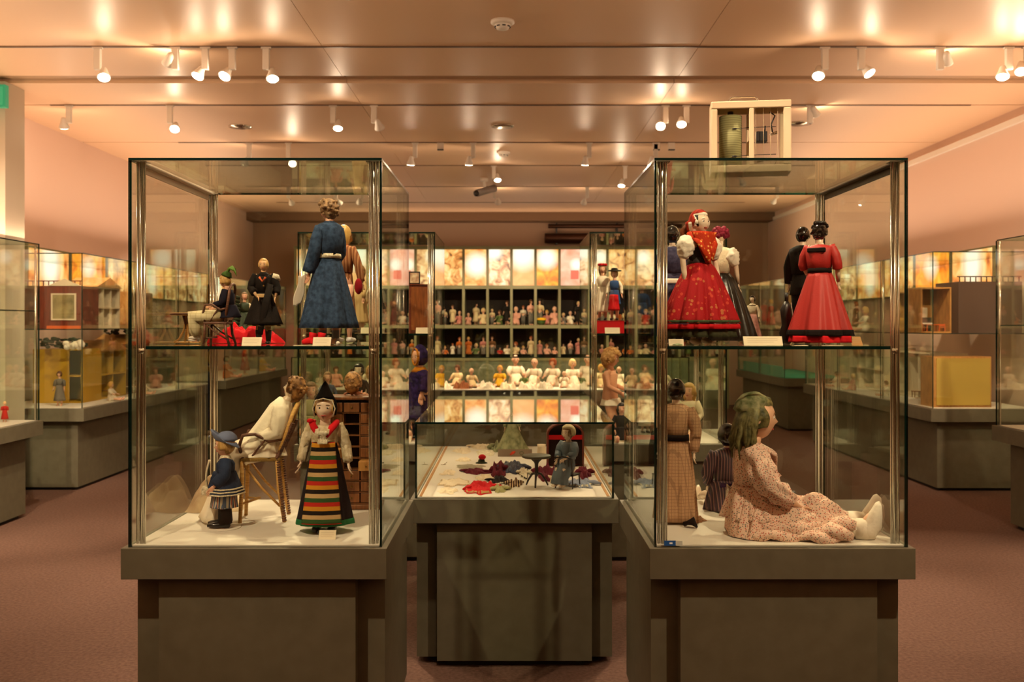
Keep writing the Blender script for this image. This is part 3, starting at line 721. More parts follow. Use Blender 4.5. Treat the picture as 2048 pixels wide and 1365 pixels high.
def crumple(name, label, cat, loc, w, d, h, m, rz=0, seed=0, fr=3.2, group=None, amp=.35, trims=None, arms=False):
    """a soft folded garment: a low mound with folds and an uneven outline"""
    t = thing(name, label, cat, loc, rz, group) if label else None
    def fn(u, v):
        a = u*2*PI; r = v
        o = 1+amp*(1.3*NZ.noise(V((math.cos(a)*1.5+seed, math.sin(a)*1.5, seed*.7)))+.8*NZ.noise(V((math.cos(a)*4+seed, math.sin(a)*4, seed*.3))))
        x = math.cos(a)*r*w/2*o; y = math.sin(a)*r*d/2*o
        z = h*(1-r**5)*(.55+.8*NZ.noise(V((x/w*fr*1.3+seed, y/d*fr*.9, seed))) + .45*abs(NZ.noise(V((x/w*fr*2.2, y/d*fr*1.6, seed+4)))))
        return (x, y, max(z, .0008))
    mb = MB().grid(fn, 64, 22); mb.build('cloth', m, t)
    if arms:
        r_ = random.Random(seed)
        for s in (-1, 1):
            x = s*w*.28; a = r_.uniform(.3, 1.1); q = r_.choice((-1, 1)); L = min(w, .12)*.6
            MB().tube([(x, 0, h*.4), (x+s*L*.5*math.cos(a), q*L*.4*math.sin(a), h*.45), (x+s*L*math.cos(a), q*L*.9*math.sin(a), h*.3)], [(.014, h*.3), (.016, h*.34), (.012, h*.2)], 12, (0, 1, 0), mod=lambda q_, t_: 1+.25*NZ.noise(V((q_*2, t_*7, seed)))).build('sleeve', m, t)
    if trims:
        def f2(u, v):
            x, y, z = fn(u, .86+.1*v); return (x, y, z+.0012)
        MB().grid(f2, 40, 2).build('trim', trims, t)
    return t
# ================================================================== FRONT LEFT CASE
ZS = 1.5225      # glass shelf top
def at(px, D, z): return (PX(px, D), D, z)
navy = mat('navy_wool', '131120', .9); blue = mat('blue_linen', '2c405c', .85, pat=('noise', '24364f', '3a5170', 60), bump=(300, .5))
cream = mat('cream_cotton', 'e6d6b8', .85, bump=(120, .5)); redc = mat('red_cloth', 'c4121c', .8); creamw = mat('white_cotton', 'f0e6d4', .85, bump=(80, .4))
lace = mat('lace', 'ddd2b4', .9, pat=('noise', 'c2b698', 'eee4ca', 120), bump=(200, .8))
blondm = mat('blond_hair', 'c79a55', .5, pat=('wood', 'a87a3c', 'dcb46c', (30, 30, 3)), bump=(150, .6))
mousy = mat('mousy_hair', '8d6c4a', .6, pat=('noise', '6f5236', 'ad8a60', 60), bump=(90, .8))
blackh = mat('black_glazed_hair', '0c0908', .12, coat=.8)
ltag = mat('leather_tan', 'c3a06c', .5); green = mat('green_felt', '3b5420', .8); leafm = mat('dark_leaf', '26361c', .6)

# --- wicker table
t = thing('wicker_table', 'small round wicker table with splayed legs, left on the upper shelf', 'table', at(374, 4.02, ZS))
MB().lathe((0,0,.116), [(.06, 0), (.063, .003), (.063, .009), (.06, .011)]).build('tabletop', WICK, t)
MB().tube([(.064*math.cos(a*PI/16), .064*math.sin(a*PI/16), .1215) for a in range(33)], .0035, 6, (0,0,1)).build('rim', WICKD, t)
MB().tube([(0,0,.06), (0,0,.117)], [.006, .02], 10).build('column', WICKD, t)
for i in range(4):
    a = i*PI/2+.5; c, s = math.cos(a), math.sin(a)
    MB().tube([(c*.006, s*.006, .085), (c*.014, s*.014, .05), (c*.032, s*.032, .018), (c*.052, s*.052, .004)], .0042, 8, (0,0,1)).build('leg', WICK, t)
MB().tube([(.045*math.cos(a*PI/10), .045*math.sin(a*PI/10), .005) for a in range(21)], .003, 6, (0,0,1)).build('foot_ring', WICK, t)

# --- bentwood armchair, seen from the side, facing left
def wchair(name, label, loc, rz, W_, D_, sh, bh, lean, m, m2, r=.006, seatm=None, wrap=False):
    """faces -y"""
    t = thing(name, label, 'chair', loc, rz)
    for sx in (-1, 1):
        x = sx*W_/2
        MB().tube([(x*1.08, -D_/2*1.1, 0), (x, -D_/2, sh*.6), (x, -D_/2, sh)], [r*.9, r, r], 10).build('leg', m, t)
        MB().tube([(x*1.1, D_/2*1.25, 0), (x, D_/2*.95, sh*.5), (x, D_/2*.85, sh)], [r*.9, r, r], 10).build('leg', m, t)
        MB().tube([(x, -D_/2*.95, sh), (x*1.06, -D_/2*1.15, sh+(bh-sh)*.25), (x*1.1, -D_/2*.95, sh+(bh-sh)*.46), (x*1.1, -D_/2*.3, sh+(bh-sh)*.48), (x*1.05, D_/2*.4, sh+(bh-sh)*.34), (x, D_/2*.85+lean*.33, sh+(bh-sh)*.38)], r*.85, 8).build('armrest', m2, t)
        MB().tube([(x, -D_/2*.6, sh), (x*1.05, -D_/2*.2, sh+(bh-sh)*.18), (x*1.05, D_/2*.2, sh+(bh-sh)*.36)], r*.55, 6).build('arm_loop', m2, t)
        MB().tube([(x, -D_/2, sh*.95), (x*.95, 0, sh*.55), (x, D_/2, sh*.25)], r*.6, 8).build('brace', m, t)
    P = [(-W_/2, D_/2*.85, sh), (-W_/2*1.02, D_/2*.85+lean*.5, ip(sh, bh, .5)), (-W_/2*.9, D_/2*.85+lean*.85, ip(sh, bh, .88)), (-W_/2*.45, D_/2*.85+lean, bh), (0, D_/2*.85+lean*1.02, bh*1.01)]
    P = P+[(-x, y, z) for x, y, z in reversed(P[:-1])]
    MB().tube(P, r, 10, (0, 1, 0)).build('back_frame', m, t)
    MB().tube([(-W_/2*.45, D_/2*.8, sh), (-W_/2*.4, D_/2*.85+lean*.5, ip(sh, bh, .5)), (0, D_/2*.85+lean*.8, ip(sh, bh, .8)), (W_/2*.4, D_/2*.85+lean*.5, ip(sh, bh, .5)), (W_/2*.45, D_/2*.8, sh)], r*.7, 8, (0,1,0)).build('back_loop', m2, t)
    MB().box((-W_/2-r, -D_/2-r, sh-r), (W_/2+r, D_/2*.9+r, sh+r*.8)).build('seat', seatm or m, t, False, bevel=r*.5)
    MB().tube([(-W_/2, -D_/2, sh*.3), (0, -D_/2*.2, sh*.34), (W_/2, -D_/2, sh*.3)], r*.6, 8).build('stretcher', m, t)
    if wrap:
        mb = MB()
        for sx in (-1, 1):
            for k in range(24):
                f = k/24; z = ip(sh, bh*.85, f); y = D_/2*.85+lean*f*.86
                mb.tube([(sx*W_/2*1.005, y-.001, z), (sx*W_/2*1.005, y+.001, z+r*.9)], r*1.12, 8)
            for k in range(26):
                f = k/26; z = f*sh; y = ip(D_/2*1.25, D_/2*.87, f)
                mb.tube([(sx*ip(W_*.55, W_*.5, f), y, z+.004), (sx*ip(W_*.55, W_*.5, f), y-.001, z+.004+r*.75)], r*1.07, 8)
        mb.build('cane_wrapping', WICKD, t)
    return t
wchair('bentwood_armchair', 'dark bentwood armchair holding the seated doll with green hat plume', at(438, 3.84, ZS), -PI/2, .085, .085, .085, .235, .02, WICKD, WICKD, .0055)
D = doll('seated_doll', 'seated doll in navy jacket and cream trousers with green plumed hat, facing left', (PX(450, 3.84), 3.84, ZS+.0), -PI/2, H=.33, hs=.15, skin=SKP, hr=(0, .25, 0),
         pose=dict(head=(0, .0, .755), neck=(0, .02, .68), chest=(0, .03, .59), waist=(0, .04, .42), hip=(0, .03, .33),
                   la=[(.1, .03, .63), (.14, .0, .49), (.07, -.14, .46)], ra=[(-.1, .03, .63), (-.14, .0, .49), (-.07, -.14, .44)],
                   ll=[(.06, -.02, .34), (.09, -.36, .33), (.08, -.3, .1)], rl=[(-.06, -.02, .34), (-.09, -.42, .28), (-.08, -.36, .07)]))
bodice(D, navy, r=1.05, name='jacket'); sleeves(D, navy, (.045, .045, .04, .036), .7)
skirt(D, navy, .155, .105, .032, .05, 8, .05, 1.0, name='jacket_tail', c0=(0, .012, 0), c1=(0, .015, 0))
H = D.H
for s, l in ((1, D.J['ll']), (-1, D.J['rl'])):
    MB().tube([l[0], l[0].lerp(l[1], .5), l[1], l[1].lerp(l[2], .5), l[2]], [H*.07, H*.08, H*.08, H*.065, H*.05], 14, mod=lambda q, t: 1+.08*NZ.noise(V((q*2, t*8, 0)))).build('trouser_leg', mat('cream_trouser', 'd8ca98', .8, pat=('plaid', 'ded2aa', 'c2b68a', .02)), D.root)
shoes(D, WHITEP, .9)
hair(D, blondm, 'short', .05, 8)
c = D.J['head']; h = D.h
MB().tube([c+V((0, .006, h*.38)), c+V((0, .008, h*.5)), c+V((0, .016, h*.75))], [(h*.44, h*.44), (h*.42, h*.42), (h*.22, h*.22)], 16).build('hat', green, D.root)
m = MB()
for i in range(9):
    a = (i-4)*.13; m.tube([c+V((0, h*.2, h*.45)), c+V((a*h*.6, h*(.2+.03*i), h*1.0)), c+V((a*h, h*(.42+.06*i), h*(1.22-.05*i))), c+V((a*h*1.2, h*(.7+.05*i), h*(1.0-.08*i)))], [h*.05, h*.1, h*.08, h*.015], 6)
m.build('plume', mat('plume_green', '4d6b1c', .7), D.root)
t = tag(MB().box((-.03, -.0, -.009), (.03, .03, .009)).build('satchel', ltag, None, False, (PX(432, 3.84), 3.82, ZS+.122), 0, bevel=.004), 'small tan satchel lying on the seated doll lap', 'bag')
t.rotation_euler = (0, -.18, 0)

# --- boy in black coat
D = doll('standing_doll', 'standing fair-haired doll in long black coat on the upper left shelf', at(527, 3.8, ZS), .12, H=.335, hs=.145, skin=mat('tan_face', 'dcae80', .35), hr=(-.1, 0, 0),
         pose=dict(la=[(.1, .01, .80), (.155, .0, .66), (.14, -.06, .55)], ra=[(-.1, .01, .80), (-.14, -.01, .66), (-.06, -.1, .56)]))
coat = mat('black_wool', '17120f', .85, bump=(200, .4))
bodice(D, coat, r=1.1, name='coat_front'); skirt(D, coat, .6*D.H, .235*D.H, .031, .07, 7, .09, .75, name='coat_skirt'); sleeves(D, coat, (.045, .05, .045, .048), .6)
collar(D, coat, 'coat_collar', 1.1); hair(D, blondm, 'short', .03, 6, line=.62); shoes(D, BLACKP, 1.0, 'shoe', .12)
MB().tube([(-.012, -.032, .262), (0, -.035, .245), (.012, -.032, .262)], .004, 8).build('neckerchief', mat('salmon', 'd2643c', .8), D.root)
for z in (.228, .19): MB().ball((.004, -.031, z), .0035, 8, 6).build('button', mat('brass', '8a6a30', .3, .8), D.root)
MB().box((-.022, -.038, .183), (.012, -.030, .197)).build('bag', ltag, D.root, False, bevel=.002)
MB().tube([(.03, -.034, .235), (.012, -.042, .15), (0, -.045, .09), (-.008, -.04, .04)], [(.012, .004), (.014, .004), (.013, .004), (.01, .003)], 10).build('scarf', coat, D.root)
MB().tube([(.034, -.004, .268), (.052, 0, .262), (.06, .004, .25)], [.012, .013, .006], 10, mod=lambda q, t: 1+.25*math.sin(q*5)).build('shoulder_bow', lace, D.root)
skirt(D, mat('olive_petticoat', '8a7a4a', .8), .25*D.H, .215*D.H, .055, .064, 12, .08, .75, name='petticoat')

# --- blue coat woman
D = doll('standing_doll', 'tall doll in belted blue coat seen from behind, front left case', at(657, 3.78, ZS), -2.3, H=.563, hs=.14, skin=SKP, hr=(.35, 0, 0),
         pose=dict(la=[(.088, .01, .79), (.12, .0, .64), (.125, -.05, .49)], ra=[(-.088, .01, .79), (-.115, -.02, .64), (-.09, -.12, .53)]))
bodice(D, blue, r=1.02, name='coat_body', neck=.1); skirt(D, blue, .6*D.H, .115*D.H, .045, .112, 9, .1, .85, .85, name='coat_skirt', n=90, seed=1)
sleeves(D, blue, (.042, .044, .044, .05), .93); belt(D, lace, .61*D.H, .086, .03); collar(D, blue, 'coat_collar', 1.05)
MB().box((-.006, .037, .336), (.012, .0445, .352)).build('buckle', mat('buckle', 'a78f58', .3, .7), D.root, False)
hair(D, mousy, 'curls', .06, 7, vol=1.12)
for l in (D.J['ll'], D.J['rl']): MB().tube([l[1], l[2]], [.017, .014], 12).build('stocking', mat('grey_stocking', '9aa0a8', .8), D.root)
shoes(D, mat('shoe_grey', 'a8a49c', .5), .8)
stripcloth(D.root, creamw, lambda u, v: (.072+.03*u+.012*v+.004*math.sin(v*7+u*3), -.04-.014*u-.02*v, .272-.115*v-.01*u+.003*math.sin(u*9)), 8, 14, 'handkerchief', .0015)
# --- doll with long blond hair behind her
D = doll('standing_doll', 'doll with long straight blond hair in rust dress, behind the blue coat doll', at(688, 4.16, ZS), PI-.25, H=.5, hs=.135, skin=SKP, wide=.85)
rust = mat('rust_stripe', '9c6440', .85, pat=('stripes', 'X', .012, ['9c6440', 'b98d62', '9c6440', '7a4a2e']))
bodice(D, rust, r=.95); skirt(D, rust, .6*D.H, .16*D.H, .036, .055, 12, .06, .8, name='skirt'); sleeves(D, rust, (.036, .036, .034, .03), .9)
hair(D, mat('pale_blond', 'c9a055', .45, pat=('wood', 'b2873f', 'd9b468', (40, 40, 2))), 'long', .015, 4, vol=1.16, long=1.75)
collar(D, mat('rust_trim', 'a8482a', .8), k=.9); shoes(D, mat('white_shoe', 'c9c6c0', .5), .9)
MB().ball((-.075, .02, .24), (.016, .02, .034), 12, 10).build('muff', mat('crimson', '8e1420', .9), D.root)
# --- red boots, red cloth, small green doll, papers and cards
t = thing('doll_boots', 'pair of bright red felt doll boots lying beneath the blue coat', 'boots', at(628, 3.68, ZS))
for dx, rz_ in ((-.018, .3), (.014, -.2)):
    MB().tube([(dx-.026, -.008, .011), (dx-.018, -.006, .013), (dx-.004, 0, .016), (dx+.008, .006, .018), (dx+.012, .008, .032), (dx+.014, .01, .046)], [(.006, .006), (.011, .010), (.013, .013), (.016, .015), (.014, .014), (.016, .016)], 12, (0,0,1)).build('boot', redc, t)
crumple('red_cloth', 'bright red doll cloth bunched behind the black coat doll', 'cloth', (PX(492, 4.1), 4.1, ZS), .27, .12, .085, redc, 0, 3)
D = doll('standing_doll', 'small doll in dark green leafy costume, half hidden behind black coat doll', at(489, 4.28, ZS), .3, H=.22, hs=.16, skin=SKP)
bodice(D, leafm); skirt(D, leafm, .6*D.H, .2*D.H, .022, .045, 9, .12); sleeves(D, cream); hair(D, mousy, 'mid', .05, 6)
m = MB()
for k in range(10):
    z = .05+.016*k; m.tube([(-.02, -.02, z), (-.05, -.035, z+.006), (-.066, -.03, z-.004)], [(.004, .008), (.007, .012), (.001, .002)], 8)
m.build('leaves', leafm, D.root)
card(483, 676, 522, 693, 3.6, ZS, 'cream caption card before the black coat doll on upper left shelf')
card(625, 676, 661, 693, 3.6, ZS, 'cream caption card before the blue coat doll on upper left shelf')
t = tag(bx((-.045, -.02, 0), (.045, .02, .0012)).build('paper_sheet', CARD, None, False, (PX(612, 3.64), 3.64, ZS), .1), 'small white paper lying on the shelf beside red boots', 'paper')
t = tag(MB().ball((0, 0, .008), (.008, .008, .008), 12, 8).build('glass_bead', mat('pearl', 'f6f0e4', .1, coat=1), None, True, (PX(676, 3.65), 3.65, ZS)), 'small white glass bead on the shelf right of the caption card', 'bead')

# ---------------------------------------------------------------- lower deck
ZD = .8
D = doll('standing_doll', 'boy doll in dark blue coat and floppy blue hat, facing left on white deck', at(449, 3.84, ZD+.003), -PI/2+.25, H=.365, hs=.235, skin=SKP, wide=1.25, hr=(0, .05, 0),
         pose=dict(neck=(0, .01, .775), chest=(0, .012, .68), waist=(0, .01, .5), hip=(0, .01, .4), la=[(.12, .01, .73), (.16, -.0, .58), (.13, -.1, .46)], ra=[(-.12, .01, .73), (-.15, -.02, .58), (-.11, -.12, .45)],
                   ll=[(.06, .01, .38), (.065, 0, .22), (.066, .01, .05)], rl=[(-.06, .01, .38), (-.065, 0, .22), (-.066, .01, .05)]))
bl2 = mat('blue_velvet', '26344e', .8, bump=(90, .6)); H = D.H
bodice(D, bl2, r=1.3, name='jacket'); skirt(D, bl2, .6*H, .36*H, .046, .076, 7, .07, .95, name='jacket_skirt'); sleeves(D, bl2, (.06, .07, .066, .066), .8)
for z in (.37, .4, .43): skirt(D, lace, z*H+.002, z*H-.003, .076-.115*(z-.37), .0772-.115*(z-.37), 7, .07, .96, name='braid_trim', rings=2)
stripm = mat('ticking', '6d7a90', .8, pat=('stripes', 'X', .014, ['53627c', 'b9b09c', '53627c', 'b85838', 'd8cdb4', '3f4a60']))
for l in (D.J['ll'], D.J['rl']): MB().tube([l[0], l[0].lerp(l[1], .95)], [.036, .035], 14).build('short_trouser', stripm, D.root)
skirt(D, stripm, .38*H, .22*H, .05, .056, 9, .06, .95, name='striped_breeches')
for l in (D.J['ll'], D.J['rl']): MB().tube([l[1]+V((0,0,.02)), l[2]+V((0, 0, .0))], [.024, .027], 12).build('stocking', mat('black_stocking', '16120f', .8), D.root)
shoes(D, mat('black_leather', '120d0b', .25), 1.55, boot=.02); collar(D, lace, 'lace_collar', .8)
stripcloth(D.root, lace, lambda u, v: ((u-.5)*.05, -.058-.012*math.sin(v*3)-.003*math.sin(u*12), .265-.13*v), 8, 12, 'shirt_front')
MB().box((-.03, -.085, .135), (.04, -.06, .162)).build('basket', lace, D.root, False, bevel=.004)
hair(D, blondm, 'short', .03, 6, line=.4)
c = D.J['head']; h = D.h; hm = mat('blue_felt', '7884a4', .85, bump=(60, .4))
MB().ball(c+V((0, h*.1, h*.26)), (h*.45, h*.48, h*.4), 24, 16, 0, lambda d, q: q*(.8 if d.z < -.15 else 1)*(1+.05*NZ.noise(d*3))).build('hat_crown', hm, D.root)
def brimf(u, v):
    a = u*2*PI; r = ip(.44, .6, v)+.03*math.sin(3*a)*v; fr_ = -math.sin(a)
    return (c.x+math.cos(a)*h*r*.95, c.y+h*.08+math.sin(a)*h*r*1.05, c.z+h*(.2+.1*fr_+v*(.24*fr_+.02)+.2*v*v*max(fr_, 0)))
stripcloth(D.root, hm, brimf, 36, 6, 'hat_brim', .004)
MB().ball((c.x, c.y-h*.66, c.z+h*.42), h*.06, 10, 8).build('hat_knob', mat('steel', '9098a8', .3, .8), D.root)
t = tag(MB().lathe((0,0,0), [(.062, 0), (.064, .0015), (.062, .003)], 28).build('stand_disc', WHITEP, None, True, at(449, 3.84, ZD)), 'white round stand disc beneath the blue hat boy doll', 'stand')

# wicker chair with the doll in a long white gown
wchair('wicker_armchair', 'tall honey coloured wicker armchair under the white gown doll, lower left', at(527, 4.02, ZD), -PI/2+.12, .15, .15, .255, .47, .075, WICK, WICKD, .0085, mat('cane_seat', '8f7038', .7, bump=(200, .9)), True)
D = doll('seated_doll', 'doll in long white christening gown leaning stiffly against the wicker chair back', (PX(527, 4.02), 4.02, ZD), -PI/2+.12, H=.62, hs=.15, skin=SK, hr=(0, -.35, 0),
         pose=dict(head=(0, .2, .86), neck=(0, .15, .79), chest=(0, .115, .72), waist=(0, .02, .58), hip=(0, -.05, .47),
                   la=[(.085, .12, .74), (.11, .1, .58), (.09, -.02, .54)], ra=[(-.085, .12, .74), (-.11, .1, .58), (-.09, -.02, .54)],
                   ll=[(.05, -.1, .44), (.06, -.25, .36), (.06, -.28, .12)], rl=[(-.05, -.1, .44), (-.06, -.25, .36), (-.06, -.28, .12)]))
H = D.H; curl = mat('auburn_curls', '9a6c3c', .6, pat=('noise', '6c4726', 'bb8648', 50), bump=(80, 1))
hair(D, curl, 'curls', .09, 8, vol=1.2, long=1.2)
gown = mat('gown_cotton', 'f2e6cf', .8, bump=(50, .6))
def gmod(a, t): return 1+.05*math.sin(9*a+t*4)+.05*NZ.noise(V((a*2, t*6, 1)))
MB().tube([D.J['neck'], D.J['chest'], D.J['waist'], D.J['hip'], V((0, -.1, .27)), V((0, -.135, .2)), V((0, -.165, .1)), V((0, -.19, .03)), V((0, -.2, .004))],
          [(.03, .03), (.066, .05), (.06, .052), (.075, .062), (.088, .055), (.09, .045), (.1, .05), (.11, .055), (.115, .058)], 40, (1, 0, 0), mod=gmod).build('gown', gown, D.root)
sleeves(D, gown, (.05, .055, .05, .04), .9, amp=.2); collar(D, mat('orange_bow', 'c06a34', .8), 'ribbon', .7)
crumple('white_shawl', 'white cotton shawl heaped on the wicker seat', 'shawl', (PX(530, 4.0), 4.0, ZD+.262), .15, .13, .1, gown, .3, 7)
# spread gown train on the deck
t = crumple('gown_train', 'pale cream gown train spread on the deck behind the boy doll', 'cloth', (PX(432, 4.22), 4.22, ZD), .26, .16, .13, mat('gown_shade', 'ddc7a4', .85, bump=(40, .4)), .2, 12, 2.0, amp=.15)

# folk costume woman
D = doll('standing_doll', 'folk costume doll with striped apron, red kerchief and pointed black cap', at(650, 3.78, ZD), .04, H=.53, hs=.2, skin=SK, wide=1.0,
         pose=dict(neck=(0, .01, .80), chest=(0, .012, .73), waist=(0, .01, .65), hip=(0, .01, .5), la=[(.1, .01, .765), (.15, .015, .62), (.172, -.02, .5)], ra=[(-.1, .01, .765), (-.15, .015, .62), (-.17, -.02, .51)]))
H = D.H; woolw = mat('sheepskin', 'd8c8a4', .9, bump=(120, 1.0), pat=('noise', 'c4b28c', 'e6dabc', 40))
skirt(D, mat('black_skirt', '17151c', .85), .66*H, .07*H, .043, .108, 9, .05, .8, .9, n=90)
skirt(D, mat('green_hem', '1d6a3e', .8), .1*H, .062*H, .1065, .110, 9, .05, .81, 1, name='green_hem', rings=3, n=90)
bodice(D, woolw, r=1.18, name='jacket'); sleeves(D, woolw, (.046, .046, .038, .034), .92, amp=.2)
ap = mat('striped_apron', pat=('stripes', 'Z', .0785, ['31532a', 'c0a070', '15100e', 'c98a24', 'b8281c']), bump=(400, .3), rough=.85)
stripcloth(D.root, ap, lambda u, v: ((u-.5)*ip(.088, .152, v), -(.036+.0535*v**.9)-.016*(1-(2*u-1)**2)+.001*math.sin(u*20), ip(.66*H, .085*H, v)), 24, 30, 'apron')
belt(D, redc, .662*H, .088, .02, 'waistband')
for s in (-1, 1):
    MB().tube([(s*.045, .01, .425), (s*.046, -.02, .42), (s*.034, -.047, .405), (s*.014, -.056, .37)], [(.01, .008), (.013, .009), (.014, .008), (.006, .005)], 14, mod=lambda q, t: 1+.3*NZ.noise(V((q*2, t*9, s)))).build('kerchief_fold', redc, D.root)
MB().ball((-.052, -.025, .43), (.014, .01, .009), 10, 8, fn=lambda d, q: q*(1+.3*NZ.noise(d*3))).build('kerchief_knot', redc, D.root)
stripcloth(D.root, lace, lambda u, v: ((u-.5)*.03*(1+.3*math.sin(v*9)), -.064-.004*math.sin(v*8), .395-.05*v), 6, 14, 'jabot', .003)
for s in (-1, 1): stripcloth(D.root, woolw, lambda u, v: (s*(.012+.034*u), -.058+.03*u*u-.004*math.sin(v*5), .405-.05*v-.01*u), 8, 10, 'jacket_front', .003)
hair(D, blondm, 'short', .03, 8, line=.5, vol=1.04)
c = D.J['head']; h = D.h; capm = mat('cap_black', '0c090c', .95)
def capf(d, q):
    if d.y < -.2 and d.z < .62 and abs(d.x) < .85 or d.z < -.55: return q*.86
    return V((q.x*1.16, q.y*1.16, q.z*1.14+h*.42*g(d.x, .45)*g(d.y-.15, .5)*max(d.z, 0)))
MB().ball(c, (h*.385, h*.44, h*.5), 36, 26, 0, capf).build('pointed_cap', capm, D.root)
MB().tube([c+V((-h*.33, -h*.3, -h*.3)), c+V((-h*.4, -h*.27, 0)), c+V((-h*.3, -h*.36, h*.3)), c+V((0, -h*.45, h*.38)), c+V((h*.3, -h*.36, h*.3)), c+V((h*.4, -h*.27, 0)), c+V((h*.33, -h*.3, -h*.3))], h*.025, 8, (0,1,0)).build('cap_lace', lace, D.root)
MB().ball((0, -.07, .012), (.02, .03, .012), 12, 8).build('shoe', BLACKP, D.root); MB().ball((.006, -.098, .016), .007, 10, 8).build('shoe_pompon', redc, D.root)
shoes(D, BLACKP, 1.1)
card(637, 1061, 671, 1078, 3.63, ZD, 'cream caption card before the folk costume doll on the deck')
# miniature cabinet with drawers behind her
t = thing('toy_cabinet', 'brown wooden toy cabinet with many small drawers, two pulled open', 'cabinet', (PX(703, 4.22), 4.22, ZD), 0)
w_, dp, hh = .24, .13, .475
for a, b in (((-w_/2, 0, .02), (-w_/2+.008, dp, hh)), ((w_/2-.008, 0, .02), (w_/2, dp, hh))): bx(a, b).build('side_panel', WOOD, t, False)
bx((-w_/2+.008, dp-.006, .02), (w_/2-.008, dp, hh)).build('back_panel', WOOD, t, False)
bx((-w_/2-.008, -.01, hh), (w_/2+.008, dp+.005, hh+.014)).build('cornice', WOOD, t, False, bevel=.003); bx((-w_/2-.006, -.008, 0), (w_/2+.006, dp+.003, .022)).build('plinth', WOOD, t, False, bevel=.003)
k = 0
for r_ in range(9):
    z = .03+r_*.049
    bx((-w_/2+.008, .002, z-.006), (w_/2-.008, dp-.006, z-.003)).build('shelf', WOOD, t, False)
    for c_ in range(3):
        x = -.108+c_*.074; mid = c_ == 1 and 3 <= r_ <= 7
        if mid: continue
        out = {(3, 2): -.07, (4, 0): -.06}.get((r_, c_), 0)
        o = bx((x, out, z), (x+.068, out+.09, z+.04)).build('drawer', WOOD if not out else WOODL, t, False, bevel=.0015)
        MB().ball((x+.034, out-.004, z+.02), .0045, 8, 6).build('knob', mat('brass'), o)
for x in (-.036, .036): bx((x-.002, .002, .17), (x+.002, dp-.006, .415)).build('divider', WOOD, t, False)
bx((-.034, .05, .17), (.034, .052, .41)).build('inner_door', mat('dark_velvet', '160e0a', .9), t, False)
D = doll('seated_doll', 'small brown-haired doll sitting on top of the drawer cabinet', (PX(706, 4.27), 4.27, ZD+hh+.0145), PI-.3, H=.16, hs=.5, skin=SKP,
         pose=dict(head=(0, 0, .35), neck=(0, .0, .14), chest=(0, 0, .1), waist=(0, 0, .07), hip=(0, 0, .06), la=[(.1, 0, .12), (.2, -.05, .08), (.25, -.1, .06)], ra=[(-.1, 0, .12), (-.2, -.05, .08), (-.25, -.1, .06)], ll=[(.06, -.05, .05), (.1, -.2, .05), (.1, -.3, .05)], rl=[(-.06, -.05, .05), (-.1, -.2, .05), (-.1, -.3, .05)]))
hair(D, curl, 'curls', .08, 6, vol=1.25)

# ================================================================== FRONT RIGHT CASE
redf = mat('red_floral', 'b0141a', .7, pat=('floral', 'a01018', 'b8683c', 'c0402e', 48, .3), bump=(250, .4))
D = doll('standing_doll', 'folk doll in full red flowered skirt and red headscarf, upper right shelf', at(1400, 3.76, ZS), .5, H=.515, hs=.168, skin=SK, hr=(.1, 0, 0),
         pose=dict(la=[(.115, .01, .79), (.15, .01, .64), (.16, -.03, .46)], ra=[(-.115, .01, .79), (-.155, .01, .64), (-.15, -.02, .44)]))
H = D.H
skirt(D, redf, .61*H, .16*H, .045, .148, 15, .1, .9, .75, n=120); skirt(D, mat('green_band', '3d4a2c', .8), .185*H, .165*H, .1475, .1485, 15, .075, .905, 1, 'green_band', 2, 120)
skirt(D, redc, .155*H, .12*H, .147, .15, 15, .075, .9, 1, 'red_band', 2, 120); skirt(D, mat('dark_petticoat', '3a3a24', .8), .13*H, .06*H, .13, .14, 15, .07, .9, 1, 'petticoat', 3, 120)
bodice(D, mat('vest_black', '1b120f', .7), r=1.1, name='vest'); orf = mat('orange_floral', 'c43a14', .7, pat=('floral', 'b8300e', 'e07a34', 'f0b060', 70, .3), bump=(200, .5))
stripcloth(D.root, orf, lambda u, v: ((u-.5)*ip(.125, .02, v)*1.0, -.03-.022*v-.012*math.cos((u-.5)*4)+.0, .435-.125*v), 16, 12, 'breast_scarf', .004)
for s in (-1, 1): MB().tube([(s*.055, .0, .43), (s*.035, -.042, .39), (s*.008, -.058, .325)], [(.014, .008), (.016, .007), (.009, .006)], 10).build('scarf_fold', orf, D.root)
sleeves(D, creamw, (.05, .075, .06, .03), -.02, name='puff_sleeve', amp=.25); belt(D, mat('sash', '1f0f0e', .6), .62*H, .094, .07, 'sash')
c = D.J['head']; h = D.h
hair(D, BLACKP, 'short', 0, 5, line=.55, vol=1.04)
def scf(k):
    def f(d, q):
        if (d.y < -.05 and d.z < .62 and abs(d.x) < .85) or d.z < -.75: return q*.84
        q = q*k
        if d.y > .1 and d.z < .1: q = V((q.x*1.25, q.y*1.15+h*.06, q.z*1.35))
        return q
    return f
MB().ball(c, (h*.385, h*.44, h*.5), 36, 26, 0, scf(1.1)).build('under_scarf', creamw, D.root)
MB().ball(c+V((0, h*.07, h*.03)), (h*.385, h*.44, h*.5), 36, 26, 0, scf(1.16)).build('headscarf', mat('scarf_red', 'a02018', .7, pat=('stripes', 'Y', .02, ['a32218', '8a1a12', 'b03a20'])), D.root)
m = MB()
for i in range(7): m.tube([c+V(((i-3)*h*.1, h*.4, -h*.05)), c+V(((i-3)*h*.16, h*.62, -h*.35)), c+V(((i-3)*h*.17, h*.55, -h*.85))], [h*.1, h*.14, h*.09], 8)
m.build('scarf_tail', mat('scarf_brown', '6e3a1e', .7), D.root); collar(D, BLACKP, 'neck_ruffle', .75)
D2 = doll('standing_doll', 'doll with round black glazed hair in blue-violet dress, behind red flowered doll', at(1344, 4.1, ZS), PI+.1, H=.49, hs=.14)
